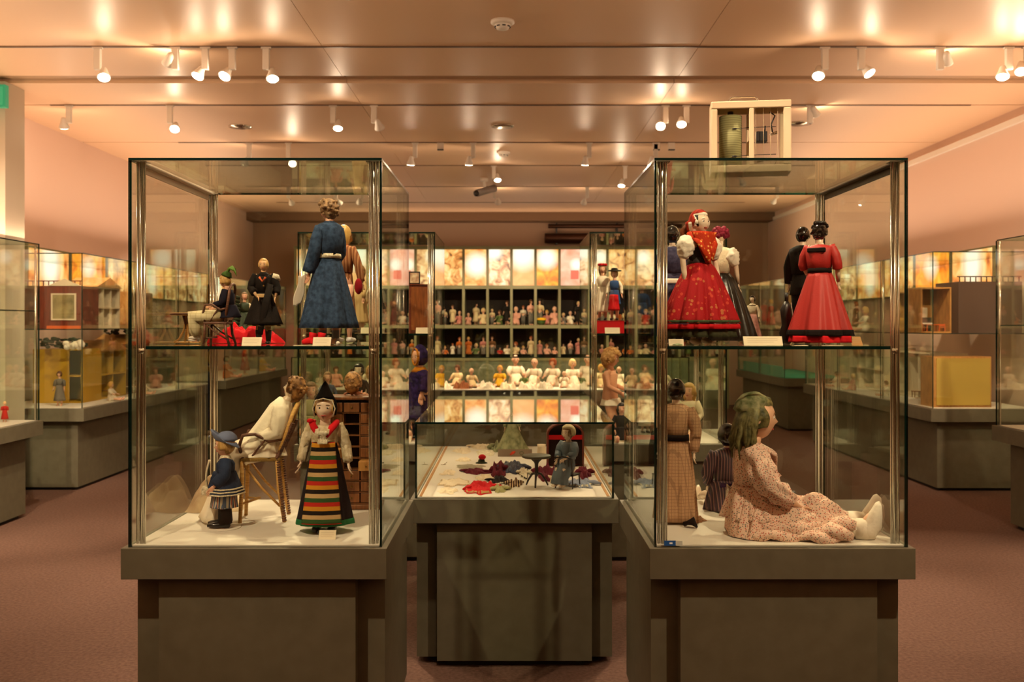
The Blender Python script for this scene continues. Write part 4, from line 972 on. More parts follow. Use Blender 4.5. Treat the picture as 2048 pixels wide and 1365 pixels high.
bv = mat('blue_violet', '37344e', .8, pat=('noise', '2f2c46', '484560', 50))
bodice(D2, bv); skirt(D2, bv, .6*D2.H, .03, .04, .085, 10, .06, .85); sleeves(D2, bv); hair(D2, blackh, 'bun', 0, 5, vol=1.18, line=.45); collar(D2, creamw, k=.7); shoes(D2, BLACKP)
stripcloth(D2.root, creamw, lambda u, v: ((u-.5)*.1, .05+.003*math.sin(u*9), .27-.02*v), 10, 3, 'bow_band')
D2 = doll('standing_doll', 'doll with magenta headdress, puffed sleeves and wide glossy black skirt', at(1440, 4.12, ZS), PI-.35, H=.49, hs=.14)
silk = mat('black_silk', '1a120c', .3, bump=(30, .4)); H = D2.H
bodice(D2, cream); skirt(D2, silk, .6*H, .012, .04, .15, 16, .08, .8, .7, n=120); sleeves(D2, creamw, (.05, .07, .055, .03), -.02, 'puff_sleeve', amp=.25)
m = MB(); c = D2.J['head']; h = D2.h
for i in range(26):
    a = i*2.4; z = -.2+1.1*(i/26); r = math.sqrt(max(0, 1-z*z)); m.ball(c+V((math.cos(a)*r*h*.45, abs(math.sin(a))*r*h*.5-.01, z*h*.5)), h*.17, 8, 6)
m.build('headdress', mat('magenta', '7c1830', .7, bump=(80, 1)), D2.root)
D2 = doll('standing_doll', 'tiny black-haired doll with cream scarf and pink skirt leaning at the shelf rear', at(1505, 4.3, ZS), -.5, H=.205, hs=.15)
D2.root.rotation_euler = (0, .0, -.5)
pinkm = mat('faded_pink', 'c98f86', .8, pat=('noise', 'b87c74', 'dca8a0', 50)); bodice(D2, cream); skirt(D2, pinkm, .6*D2.H, .006, .017, .045, 9, .08); sleeves(D2, cream); hair(D2, blackh, 'short', 0, 4, vol=1.15); collar(D2, lace, k=1.2)
# couple
D2 = doll('standing_doll', 'gentleman doll in black suit with parted black glazed hair', at(1606, 3.98, ZS), PI/2+.75, H=.475, hs=.14, skin=SK, wide=.98)
suit = mat('black_suit', '15130f', .8, bump=(200, .3)); H = D2.H
bodice(D2, suit, r=1.12, name='jacket', neck=.1); skirt(D2, suit, .61*H, .42*H, .042, .058, 6, .03, .75, name='jacket_skirt'); sleeves(D2, suit, (.046, .046, .042, .04), .88)
for l in (D2.J['ll'], D2.J['rl']): MB().tube([l[0]+V((0,0,.03)), l[1], l[2]+V((0,0,-.005))], [.027, .022, .02], 14).build('trouser_leg', suit, D2.root)
hair(D2, blackh, 'short', 0, 4, line=.5, vol=1.12); shoes(D2, BLACKP); collar(D2, creamw, 'shirt_collar', .62)
D2 = doll('standing_doll', 'lady doll in bright red full-length dress with black trim and upswept black hair', at(1640, 3.76, ZS), PI/2+.95, H=.47, hs=.145, skin=SK, hr=(-.3, 0, 0),
          pose=dict(la=[(.105, .01, .8), (.14, .0, .66), (.12, -.08, .56)], ra=[(-.105, .01, .8), (-.14, .0, .66), (-.13, -.06, .52)]))
redd = mat('red_taffeta', 'b02420', .55, bump=(200, .2)); H = D2.H; blk = mat('black_velvet', '140c0b', .9)
bodice(D2, redd, r=1.12); sleeves(D2, redd, (.036, .044, .04, .04), .25); sleeves(D2, blk, (.05, .05, .051, .05), .28, 'sleeve_trim') if False else None
skirt(D2, redd, .6*H, .085*H, .042, .118, 8, .12, .9, .9, n=110, seed=2); skirt(D2, blk, .125*H, .075*H, .1145, .1195, 8, .12, .905, 1, 'hem_trim', 3, 110, seed=2)
skirt(D2, redc, .075*H, .01, .113, .118, 12, .07, .9, 1, 'underskirt', 3, 110); belt(D2, blk, .61*H, .096, .035)
MB().box((-.035, .036, .355), (.035, .05, .372)).build('yoke_trim', blk, D2.root, False, bevel=.004)
hair(D2, blackh, 'curls', 0.02, 5, line=.5, vol=1.1); collar(D2, creamw, 'lace_collar', .7)
m = MB(); c = D2.J['head']; h = D2.h
for i in range(9): m.ball(c+V((math.cos(i*.7)*h*.25, math.sin(i*.7)*h*.25+h*.05, h*.48)), h*.13, 10, 8)
m.build('braid_crown', blackh, D2.root)
# small violin-shaped black case left of the man
t = thing('violin_case', 'small black violin shaped case standing left of the black suit doll', 'case', at(1573, 3.86, ZS), .3)
MB().tube([(0,0,0), (0,0,.012), (0,0,.045), (0,0,.075), (0,0,.1), (0,0,.135), (0,0,.155), (0,0,.17)], [(.014,.01), (.026,.015), (.032,.018), (.02,.016), (.022,.017), (.028,.017), (.018,.014), (.007,.008)], 20).build('body', BLACKP, t)
MB().tube([(0,0,.168), (0,0,.205)], [.006, .009], 10).build('neck', BLACKP, t); MB().tube([(.02,-.016,.02), (.02,-.017,.09), (.012,-.015,.165)], .0012, 6).build('white_piping', creamw, t)
card(1488, 674, 1566, 692, 3.66, ZS, 'wide cream caption card between the two red dolls'); card(1704, 673, 1726, 690, 3.7, ZS, 'small tan caption card right of the red lady doll', mat('tan_card', 'c89a64', .8), .9)
card(1338, 679, 1368, 692, 3.63, ZS, 'small caption card at left end of the upper right shelf')
t = thing('paper_star', 'small green and white paper star lying by the left caption card', 'star', at(1356, 3.62, ZS+.001))
mb = MB(); P = []
for i in range(10):
    r = .02 if i % 2 == 0 else .008; P.append((r*math.cos(i*PI/5+.3), r*math.sin(i*PI/5+.3)))
mb.add([(x, y, 0) for x, y in P]+[(x, y, .004) for x, y in P]+[(0,0,.008)], [tuple(range(9, -1, -1))]+[(i, (i+1) % 10, 10+(i+1) % 10, 10+i) for i in range(10)]+[(10+i, 10+(i+1) % 10, 20) for i in range(10)])
mb.build('star', mat('pale_green', 'b8c49a', .6), t, False)
for i, (px, D_, w_, lab) in enumerate(((1600, 3.62, .05, 'left of two white papers'), (1665, 3.63, .07, 'right of two white papers'))):
    tag(bx((-w_/2, -.018, 0), (w_/2, .018, .001)).build('paper_sheet', CARD, None, False, at(px, D_, ZS), .05), lab+' lying before the red lady doll', 'paper')

# lower deck, right case
D = doll('standing_doll', 'tall doll in tan plaid dress seen from behind with black glazed hair', at(1352, 3.95, ZD), PI-.25, H=.575, hs=.145,
         pose=dict(la=[(.1, .01, .79), (.14, .03, .65), (.12, .05, .52)], ra=[(-.1, .01, .79), (-.14, .02, .65), (-.13, .05, .5)]))
pl = mat('tan_plaid', pat=('plaid', 'bd9470', '8c6a50', .013), rough=.85, bump=(250, .4)); H = D.H
bodice(D, pl, neck=.1); skirt(D, pl, .6*H, .012, .046, .088, 9, .08, .85, .6, n=100); sleeves(D, pl, (.045, .05, .04, .032), .95)
hair(D, blackh, 'short', 0, 5, vol=1.2, line=.45); collar(D, cream, k=.7); belt(D, blk, .6*H, .09, .04, 'black_sash')
MB().tube([(.07, .03, .4), (.085, .04, .3), (.095, .03, .17)], [(.02, .008), (.022, .009), (.012, .006)], 10).build('shawl_end', blk, D.root)
MB().tube([(-.04, .09, .012), (-.075, .11, .03), (-.09, .1, .004)], [.01, .018, .004], 10).build('dress_train', blk, D.root)
t = crumple('plaid_cloth', 'end of a pale plaid cloth lying on the deck right of the plaid doll', 'cloth', (PX(1385, 4.0), 3.97, ZD), .1, .09, .02, pl, .5, 5)
D = doll('seated_doll', 'seated doll in dark purple striped dress seen from behind, black glazed hair', at(1455, 4.22, ZD), PI+.1, H=.6, hs=.155,
         pose=dict(head=(0, 0, .53), neck=(0, .01, .45), chest=(0, .01, .38), waist=(0, .01, .2), hip=(0, .01, .08),
                   la=[(.1, .01, .4), (.15, .0, .27), (.12, -.08, .18)], ra=[(-.1, .01, .4), (-.15, .0, .27), (-.12, -.08, .18)],
                   ll=[(.06, -.03, .055), (.09, -.18, .08), (.1, -.34, .04)], rl=[(-.06, -.03, .055), (-.09, -.18, .08), (-.1, -.34, .04)]))
ps = mat('purple_stripe', pat=('stripes', 'X', .011, ['241020', '241020', '3a1c34', '7c5a52']), rough=.6)
bodice(D, ps, r=1.15, neck=.1); sleeves(D, ps, (.05, .05, .045, .035), .9); skirt(D, ps, .22*D.H, .003, .055, .1, 12, .07, .95, .5, n=100)
hair(D, blackh, 'short', 0, 4, vol=1.22, line=.45); collar(D, mat('violet_collar', '6a3a5c', .6), k=.9)
MB().tube([(-.1, .06, .06), (-.13, .075, .1), (-.09, .085, .125), (.06, .085, .12)], [.012, .014, .012, .012], 10).build('velvet_sash', mat('purple_velvet', '2a0f34', .9), D.root)

# big seated doll with flowered dress
D = doll('seated_doll', 'large doll sitting on the deck in pink flowered cotton dress, facing right', at(1505, 3.76, ZD), PI/2-.12, H=.9, hs=.182, skin=mat('peach_skin', 'e6b898', .45), wide=.85, hr=(0, .02, 0),
         pose=dict(head=(0, -.02, .49), neck=(0, .0, .395), chest=(0, .01, .34), waist=(0, .015, .19), hip=(0, .0, .075),
                   la=[(.085, .01, .355), (.13, -.03, .22), (.1, -.16, .12)], ra=[(-.085, .01, .355), (-.13, -.05, .22), (-.1, -.18, .125)],
                   ll=[(.055, -.06, .055), (.07, -.27, .065), (.075, -.47, .04)], rl=[(-.055, -.06, .055), (-.075, -.25, .06), (-.085, -.42, .04)]))
H = D.H
fl = mat('pink_floral', pat=('floral', 'e8c8b4', 'c06858', '7c7a70', 150, .36), rough=.85, bump=(60, .8))
bodice(D, fl, r=.92, neck=.2)
sleeves(D, fl, (.045, .058, .05, .034), .72, amp=.45)
# skirt spread over the legs
def skf(u, v):
    a = (u-.5)*2*PI; t_ = v
    x = math.copysign(abs(math.sin(a))**.6, math.sin(a)); y = -math.copysign(abs(math.cos(a))**.8, math.cos(a))
    fx = .158*x*(1-.16*max(0, -y)); fy = y*(.12 if y > 0 else .365)
    if y < 0: fy += .0
    rr = .28+.72*t_
    X_ = fx*rr; Y_ = -.02*t_+fy*rr
    hgt = (.095*(1-t_)**.7*(1-.3*max(0, -y))+.07*math.exp(-((X_-.065)/.04)**2)*(1-t_**12)+.07*math.exp(-((X_+.07)/.04)**2)*(1-t_**12))*(1 if t_ < 1 else .0)
    fold = .036*math.sin(13*a+7*t_)*t_**.7*(1-t_**8)+.09*abs(NZ.noise(V((X_*13, Y_*8, 2))))*(1-t_**6)-.012
    return (X_*(1+.04*math.sin(9*a)), Y_*(1+.03*math.sin(11*a+1)), max(.004, hgt+fold+.012))
MB().grid(skf, 130, 34).build('skirt', fl, D.root)
for k, (x0, x1, y0, y1, z, r_) in enumerate(((-.07, -.10, -.02, -.36, .07, .026), (-.11, -.14, .0, -.34, .04, .026), (-.145, -.155, .03, -.30, .02, .02), (-.09, -.12, .02, -.24, .062, .022), (-.03, -.02, -.1, -.36, .075, .024), (.03, .06, -.1, -.37, .08, .026))):
    MB().tube([(ip(x0, x1, q/9)+.012*math.sin(q*1.3+k), ip(y0, y1, q/9), z*(1-.25*q/9)+.010*math.sin(q*1.7+2*k)) for q in range(10)], [r_*.5]+[r_*(1+.25*math.sin(q*2.1+k)) for q in range(8)]+[r_*.6], 16, (1,0,0), 0, True, lambda a, t: 1+.25*NZ.noise(V((a*1.5, t*7, k)))).build('skirt_fold', fl, D.root)
for s in (-1, 1): MB().tube([(s*.06, -.2, .05), (s*.068, -.3, .045), (s*.072, -.39, .038)], [.036, .036, .034], 14).build('stocking_leg', creamw, D.root)
skirt(D, fl, .2*H, .07*H, .075, .12, 14, .07, 1.0, .7, name='skirt_gathers', n=110)
for s in (-1, 1):
    MB().tube([(s*.07+(.004), -.37, .036), (s*.073, -.40, .035), (s*.074, -.435, .036)], [.04, .042, .036], 16).build('stocking', creamw, D.root)
    y0 = -.43 if s > 0 else -.40
    MB().tube([(s*.074, y0+.03, .034), (s*.076, y0-.015, .036), (s*.078, y0-.03, .06), (s*.08, y0-.045, .10), (s*.08, y0-.05, .128), (s*.08, y0-.045, .14)], [.036, .04, .036, .026, .018, .008], 16).build('felt_boot', creamw, D.root)
gh = mat('ash_hair', '5c5630', .6, pat=('noise', '3f401e', '7c7444', 40), bump=(60, 1))
hair(D, gh, 'long', .12, 5, vol=1.08, long=1.3, line=.55, side=.8)
c = D.J['head']; h = D.h
m = MB()
for i in range(44):
    a = .25+i*2.75/44; x = math.cos(a)*h*.44; y = abs(math.sin(a))*h*.46
    m.tube([c+V((x, y-.01, h*.25)), c+V((x*1.08, y*1.12, -h*.15)), c+V((x*1.1+.02*math.sin(i*3), y*1.2+.014*math.sin(i*5), -h*.5)), c+V((x*1.0+.02*math.sin(i*7), y*1.15+.02*math.sin(i*2.3), -h*(.8+.14*math.sin(i*5))))], [h*.05, h*.065, h*.05, h*.01], 7)
m.build('hair_strand', gh, D.root)
MB().ball(c+V((0, h*.1, h*.12)), (h*.42, h*.46, h*.5), 28, 20, 0, lambda d, q: q*.8 if (d.z < .1 or (d.y < -.3 and d.z < .55)) else q*(1+.05*NZ.noise(d*6))).build('bonnet', mat('bonnet_green', '5a6440', .8, pat=('noise', '47542e', '9a9874', 30), bump=(50, .8)), D.root)
for s in (-1, 1): MB().tube([(s*.06, .01, .355), (s*.03, -.075, .31), (s*.01, -.085, .25)], [(.03, .008), (.035, .009), (.02, .006)], 12).build('cape_collar', creamw if s > 0 else fl, D.root)
for z, y in ((.335, .06), (.17, .085)): 
    m = MB()
    for s in (-1, 1): m.tube([(0, y, z), (s*.012, y+.012, z-.015), (s*.016, y+.014, z-.05)], .003, 6); m.tube([(0, y, z), (s*.016, y+.01, z+.01), (s*.02, y+.01, z-.01), (0, y, z)], .0025, 6)
    m.build('tie_ribbon', creamw, D.root)
t = thing('doll_shoes', 'pair of small black bowed shoes behind the big seated doll arm', 'shoes', at(1578, 4.05, ZD+.0))
bx((-.03, -.03, 0), (.03, .03, .075)).build('block', PLINTHD, t, False)
for s in (-1, 1): MB().tube([(s*.018-.01, -.02, .088), (s*.018, 0, .09), (s*.02+.006, .02, .1)], [.008, .013, .01], 10).build('shoe', BLACKP, t)

# thermohygrograph on the lid
t = thing('thermohygrograph', 'cream recording thermohygrograph with glazed front standing on the right case lid', 'instrument', (PX(1499, 3.93), 3.93, 2.2055), -.14)
w_, dp, hh = .31, .13, .285; cm = mat('cream_enamel', 'dcc6a0', .4)
def frame(y0, y1, name):
    m = MB()
    m.box((-w_/2, y0, 0), (w_/2, y1, .03)); m.box((-w_/2, y0, hh-.03), (w_/2, y1, hh)); m.box((-w_/2, y0, .03), (-w_/2+.024, y1, hh-.03)); m.box((w_/2-.03, y0, .03), (w_/2, y1, hh-.03)); m.box((-.008, y0, .03), (.012, y1, hh-.03))
    return m.build(name, cm, t, False, bevel=.004)
frame(-dp/2, -dp/2+.01, 'front_frame'); frame(dp/2-.008, dp/2, 'back_frame')
bx((-w_/2, -dp/2+.01, 0), (w_/2, dp/2-.008, .008)).build('base', cm, t, False); bx((-w_/2, -dp/2+.01, hh-.006), (w_/2, dp/2-.008, hh)).build('lid', cm, t, False)
bx((-w_/2, -dp/2+.01, .008), (-w_/2+.006, dp/2-.008, hh-.006)).build('side_panel', cm, t, False)
for s in (-1,): MB().box((w_/2-.004, -dp/2+.01, .008), (w_/2, dp/2-.008, hh-.006), 0, 1).build('side_glass', [GLASS, EDGE], t, False)
MB().cyl((-.075, 0, .02), .045, .215, 28).build('recording_drum', mat('chart_paper', '8a8a5c', .7, pat=('stripes', 'Z', .009, ['8c8c60', '8c8c60', '8c8c60', '6d6d44'])), t)
MB().cyl((-.075, 0, .235), .012, .02, 12).build('drum_knob', BLACKP, t)
for z in (.07, .18): MB().tube([(.1, -.03, z+.005), (.0, -.052, z), (-.06, -.05, z-.003)], .0016, 6).build('pen_arm', BLACKP, t); 
for z in (.07, .18): MB().ball((-.062, -.05, z-.003), (.011, .004, .0035), 10, 6).build('pen_tip', BLACKP, t)
for x in (.02, .05, .078, .105): MB().tube([(x, -.04, .008), (x, -.04, hh-.006)], .0012, 6).build('hair_wire', mat('cream_enamel'), t)
bx((.025, -.02, .13), (.068, .03, .17)).build('linkage_block', BLACKP, t, False, bevel=.002)
MB().tube([(.06, 0, .17), (.062, 0, .195)], .003, 6).build('link_pin', BLACKP, t); MB().tube([(.08, 0, .16), (.11, 0, .168)], .006, 8).build('linkage_screw', CHROME, t)
MB().tube([(.08, 0, .25), (.1, 0, .235), (.085, 0, .2), (.09, 0, .17)], .003, 6).build('linkage_lever', BLACKP, t); MB().tube([(.03, 0, .05), (.11, 0, .062), (.095, 0, .03)], .003, 6).build('lower_lever', mat('brass'), t)
MB().tube([(-.08, 0, hh), (-.08, 0, hh+.02), (-.07, 0, hh+.028), (.02, 0, hh+.028), (.03, 0, hh+.02), (.03, 0, hh)], .0032, 8, (0,1,0)).build('handle', CHROME, t)
for x in (-.08, .03): MB().ball((x, 0, hh+.006), .006, 8, 6).build('handle_foot', CHROME, t)
# ================================================================== LOW MIDDLE CASE CONTENTS
def onD(px, py): D = DECKD(py); return (PX(px, D), D, ZD+.0002)
def garment(label, px0, py0, px1, py1, m, hgt=.022, seed=1, rz=0, cat='garment', trim=None, name='doll_garment', amp=.4):
    py = (py0+py1)/2; D = DECKD(py); w = (px1-px0)*D/1950; dd = max(DECKD(py0)-DECKD(py1), .05)
    return crumple(name, label, cat, (PX((px0+px1)/2, D), D, ZD+.0003), w*.96, dd*.92, hgt, m, rz, seed, amp=amp, trims=trim, arms=hgt >= .02)
beige = mat('beige_cotton', 'e4d4b8', .9, bump=(80, .5)); maroon = mat('maroon_velvet', '5c0f22', .85); greyb = mat('slate_blue', '4c5a70', .85, bump=(80, .5))
oliv = mat('olive_silk', 'a09a6a', .7); browns = mat('brown_stripe', pat=('stripes', 'X', .012, ['4a2e20', 'd0b890', '4a2e20']), rough=.85)
garment('red doll garment with gold braid, front of the low case', 930, 968, 990, 989, redc, .03, 2, trim=mat('gold_braid', 'b08440', .6))
garment('olive silk doll bonnet beside the red garment', 986, 975, 1014, 987, oliv, .024, 3)
garment('brown striped doll stocking roll behind the olive bonnet', 1016, 962, 1042, 976, browns, .026, 4)
garment('black doll cape with cream lace edge, middle of the low case', 978, 955, 1016, 973, mat('black_velvet'), .02, 5, trim=lace)
garment('navy and maroon doll dress bundle left of centre in low case', 984, 934, 1012, 957, maroon, .05, 6)
garment('blue silk doll dress lying on the maroon bundle', 1003, 929, 1050, 950, mat('indigo_silk', '1f2740', .5), .045, 7, trim=greyb)
garment('cream lace collar with black ribbon right of the blue dress', 1036, 938, 1058, 960, lace, .028, 8, trim=mat('black_velvet'))
garment('long white doll nightgown with checked border at left', 874, 957, 936, 975, beige, .014, 9, trim=mat('check_trim', pat=('plaid', 'd8c09c', '5a4634', .01)))
garment('white doll drawers in the front left corner of the low case', 874, 977, 916, 989, cream, .012, 10)
garment('maroon doll bonnet lying on a white cloth', 930, 940, 978, 951, mat('maroon_velvet'), .022, 11)
garment('white cloth under the maroon bonnet, slightly in front', 948, 950, 985, 962, cream, .012, 22)
garment('pale cream doll shirt at the left of low case', 880, 941, 912, 952, beige, .012, 12)
garment('grey blue sash laid across the middle left of low case', 912, 930, 968, 940, mat('sash_grey', '9a927c', .85), .014, 13)
garment('small cream doll cap near the hat with red pompon', 911, 917, 943, 925, cream, .014, 14)
garment('folded cream lace cloth at the rear left of low case', 905, 898, 945, 909, beige, .016, 15)
garment('white lace doll petticoat in front of picture box', 952, 901, 994, 912, lace, .014, 16)
garment('pale cream doll shawl near the rear edge of low case', 940, 892, 985, 899, beige, .022, 17)
garment('crimson doll dress heaped behind the tripod table', 1074, 934, 1112, 966, maroon, .05, 18)
garment('crimson doll dress lying right of the small black chair', 1154, 940, 1182, 960, mat('maroon_velvet'), .04, 19)
garment('pale blue doll dress folded in the front right of low case', 1132, 961, 1188, 978, mat('pale_blue', '8a93a8', .85, bump=(60, .5)), .03, 20, trim=lace)
garment('cream doll undergarment between table and chair', 1098, 950, 1120, 971, cream, .03, 21)
x, y, z = onD(963, 927)
t = thing('doll_hat', 'small dark doll hat with red pompon in the low case', 'hat', (x, y, z))
MB().lathe((0,0,0), [(.035, 0), (.034, .003), (.02, .008), (.018, .02), (.006, .026)]).build('hat_brim', mat('dark_green_felt', '26301c', .8), t); MB().ball((.004, 0, .035), (.022, .02, .016), 14, 10).build('pompon', redc, t)
x, y, z = onD(890, 928)
t = thing('wire_hanger', 'thin wire doll hanger lying at left of the low case', 'hanger', (x, y, z))
MB().tube([(-.006, -.05, .002), (.004, .0, .002), (.008, .05, .002)], .0016, 6).build('wire', CHROME, t); MB().tube([(-.02, -.05, .002), (.01, -.052, .002)], .0016, 6).build('cross_wire', CHROME, t)
x, y, z = onD(1030, 914)
t = thing('picture_box', 'shallow grey box with a red bird picture in the low case', 'box', (x, y, z)); w_ = 68*y/1950
bx((-w_/2, 0, 0), (w_/2, .06, .008)).build('base', mat('grey_card', '8c7a6a', .8), t, False); bx((-w_/2, -.002, .0), (w_/2, 0, .045)).build('front_board', mat('grey_card'), t, False)
MB().tube([(-.03, -.004, .012), (-.012, -.004, .024), (.002, -.004, .032)], [(.001, .004), (.001, .009), (.001, .003)], 8, (0,1,0)).build('red_bird', mat('bird_red', 'd0452c', .8), t)
MB().tube([(.04+.012*math.cos(a*PI/6), -.004, .022+.01*math.sin(a*PI/6)) for a in range(13)], .0018, 6, (0,1,0)).build('wreath', mat('wreath_green', '5b6340', .8), t)
x, y, z = onD(1083, 911)
t = tag(MB().lathe((0,0,0), [(.026, 0), (.028, .01), (.024, .05), (.027, .066), (.02, .066)]).build('beaker', beige, None, True, (x, y, z)), 'small beige beaker left of the arched trunk', 'beaker')
# arched trunk
x, y, z = onD(1131, 940); y = 5.5; x = PX(1131, y)
t = thing('arched_trunk', 'upright arched toy trunk with dark lining and red band, behind the chair', 'trunk', (x, y, z))
w_ = .21; hh = .245; rr = w_/2
def arch(k, z0=0): return [(-rr*k, z0), (-rr*k, hh-rr*.62)]+[(-rr*k*math.cos(a*PI/12), hh-rr*.62+rr*.62*k*math.sin(a*PI/12)) for a in range(1, 12)]+[(rr*k, hh-rr*.62), (rr*k, z0)]
A_ = arch(1); B_ = arch(.9, .01); n_ = len(A_)
mb = MB(); mb.add([(a, 0, b) for a, b in A_]+[(a, 0, b) for a, b in B_]+[(a, .09, b) for a, b in A_]+[(a, .09, b) for a, b in B_],
   [(i, i+1, n_+i+1, n_+i) for i in range(n_-1)]+[(2*n_+i, 3*n_+i, 3*n_+i+1, 2*n_+i+1) for i in range(n_-1)]+[(i+1, i, 2*n_+i, 2*n_+i+1) for i in range(n_-1)]+[(n_+i, n_+i+1, 3*n_+i+1, 3*n_+i) for i in range(n_-1)]+[(0, n_, 3*n_, 2*n_), (n_-1, 3*n_-1, 4*n_-1, 2*n_-1), (n_, 2*n_-1, 4*n_-1, 3*n_)])
mb.build('shell', WOODR, t, False)
mb = MB(); mb.add([(a, .085, b) for a, b in A_], [tuple(range(n_))]); mb.build('back_board', BLACKP, t, False)
bx((-rr*.9, -.003, .152), (rr*.9, .02, .176)).build('red_band', redc, t, False); bx((-rr*.9, .02, .01), (rr*.9, .025, .152)).build('inner_door', mat('trunk_lining', '1c0d0c', .8), t, False)
D = doll('seated_doll', 'red-haired doll in pale green spreading gown at rear of low case', (PX(1024, 6.15), 6.15, ZD), .1, H=.3, hs=.2, hr=(0, .3, 0), pose=dict(head=(-.1, -.02, .8)))
gr = mat('sage_gown', '8f9470', .8, pat=('noise', '767c5a', 'a8aa86', 30), bump=(50, .8))
bodice(D, gr); sleeves(D, gr, (.05, .055, .05, .04)); skirt(D, gr, .19, .004, .03, .1, 11, .12, .8, 1.4, n=90); hair(D, mat('red_hair', '7c2416', .6, bump=(70, .9)), 'long', .05, 6, long=1.5, vol=1.2)
garment('grey green gauze train left of the pale green gown', 982, 893, 1012, 905, gr, .05, 33)
# tripod table and little black chair
t = thing('tripod_table', 'small dark tripod pedestal table in the low case', 'table', (PX(1073, 4.82), 4.82, ZD))
MB().lathe((0,0,.142), [(.066, 0), (.072, .003), (.072, .011), (.068, .014)], 28).build('tabletop', mat('verdigris', '46402c', .5), t)
MB().lathe((0,0,.05), [(.006, 0), (.012, .012), (.008, .03), (.009, .06), (.016, .08), (.024, .092)], 16).build('column', BLACKP, t)
for a in (.4, .4+2*PI/3, .4+4*PI/3):
    c, s = math.cos(a), math.sin(a); MB().tube([(c*.004, s*.004, .066), (c*.026, s*.026, .06), (c*.05, s*.05, .028), (c*.062, s*.062, .003)], [.007, .006, .005, .004], 8, (0,0,1)).build('leg', BLACKP, t)
for s in (-1, 1): MB().tube([(0, 0, .11), (s*.012, 0, .125), (s*.03, 0, .142)], .004, 8, (0,1,0)).build('bracket', BLACKP, t)
t = thing('spindle_chair', 'small black spindle-back chair in the low case', 'chair', (PX(1136, 4.8), 4.8, ZD), PI-.5)
for sx in (-1, 1):
    MB().tube([(sx*.046, -.042, 0), (sx*.042, -.038, .062)], .0035, 8).build('leg', BLACKP, t); MB().tube([(sx*.046, .046, 0), (sx*.042, .038, .062)], .0035, 8).build('leg', BLACKP, t)
    MB().tube([(sx*.042, .038, .062), (sx*.044, .058, .15)], .0035, 8).build('back_post', BLACKP, t)
for k in range(4): MB().tube([(-.026+k*.0173, .038, .062), (-.026+k*.0173, .056, .146)], .002, 6).build('spindle', BLACKP, t)
MB().tube([(-.046, .058, .15), (0, .062, .157), (.046, .058, .15)], .0045, 8).build('top_rail', BLACKP, t); bx((-.047, -.044, .06), (.047, .044, .068)).build('seat', BLACKP, t, False, bevel=.002)
D = doll('seated_doll', 'doll in grey blue dress and cream bonnet sitting on the little black chair', (PX(1136, 4.8), 4.8, ZD+.066), -.75, H=.4, hs=.17,
         pose=dict(head=(0, -.01, .5), neck=(0, .01, .42), chest=(0, .01, .35), waist=(0, .02, .18), hip=(0, .01, .065),
                   la=[(.09, .01, .37), (.12, -.03, .26), (.06, -.14, .2)], ra=[(-.09, .01, .37), (-.12, -.03, .26), (-.06, -.14, .18)],
                   ll=[(.05, -.03, .05), (.06, -.14, .06), (.06, -.15, -.1)], rl=[(-.05, -.03, .05), (-.06, -.14, .06), (-.06, -.15, -.1)]))
gb = mat('grey_blue_silk', '5d6c78', .55, bump=(60, .6)); bodice(D, gb, r=1.1); sleeves(D, gb, (.05, .06, .05, .04), .6)
MB().tube([(0, .004, .09), (0, -.01, .05), (0, -.035, .02), (0, -.06, -.01), (0, -.066, -.045)], [(.03, .028), (.046, .035), (.05, .034), (.05, .024), (.052, .026)], 40, (1,0,0), mod=lambda a, t: 1+.07*math.sin(8*a+2*t)).build('skirt', gb, D.root)
c = D.J['head']; h = D.h
MB().ball(c+V((0, h*.08, h*.1)), (h*.52, h*.56, h*.56), 28, 20, 0, lambda d, q: q*.75 if (d.z < -.55 or (d.y < -.35 and d.z < .5)) else q*(1+.07*math.sin(9*math.atan2(d.y, d.x))*(1-d.z))).build('bonnet', mat('bonnet_cream', 'c8bc94', .8, bump=(60, .8)), D.root)
hair(D, mousy, 'short', .03, 6)

# ================================================================== BACK LEFT AND RIGHT TALL CASES
ZS2 = 1.5405
D = doll('standing_doll', 'doll in dark purple-navy fur winter coat and hood with orange trim', at(838, 6.85, ZD), -PI/2+.5, H=.635, hs=.19, skin=SKP, wide=1.5, hr=(.3, .1, 0))
pn = mat('purple_fur', '1c1640', .95, pat=('noise', '161030', '34245e', 40), bump=(120, 1)); H = D.H; of = mat('orange_fur', 'c07a1c', .95, bump=(150, 1))
bodice(D, pn, r=1.45, name='coat_body'); skirt(D, pn, .68*H, .22*H, .075, .095, 6, .05, 1.0, .5, name='coat_skirt'); sleeves(D, pn, (.06, .062, .058, .05), .9)
for l in (D.J['ll'], D.J['rl']): MB().tube([l[1]+V((0,0,.06)), l[2]], [.05, .032], 12).build('trouser_leg', pn, D.root)
shoes(D, BLACKP, 1.1); collar(D, of, 'fur_collar', 1.15)
c = D.J['head']; h = D.h
MB().ball(c+V((0, h*.06, h*.02)), (h*.5, h*.54, h*.56), 28, 20, 0, lambda d, q: q*.8 if (d.y < -.35 and d.z < .6) else V((q.x, q.y, q.z+h*.16*max(0, d.z)**4))).build('hood', pn, D.root)
MB().tube([c+V((math.cos(a*PI/9)*h*.42, -h*.24, math.sin(a*PI/9)*h*.48)) for a in range(19)], h*.06, 8, (0,1,0)).build('hood_trim', of, D.root)
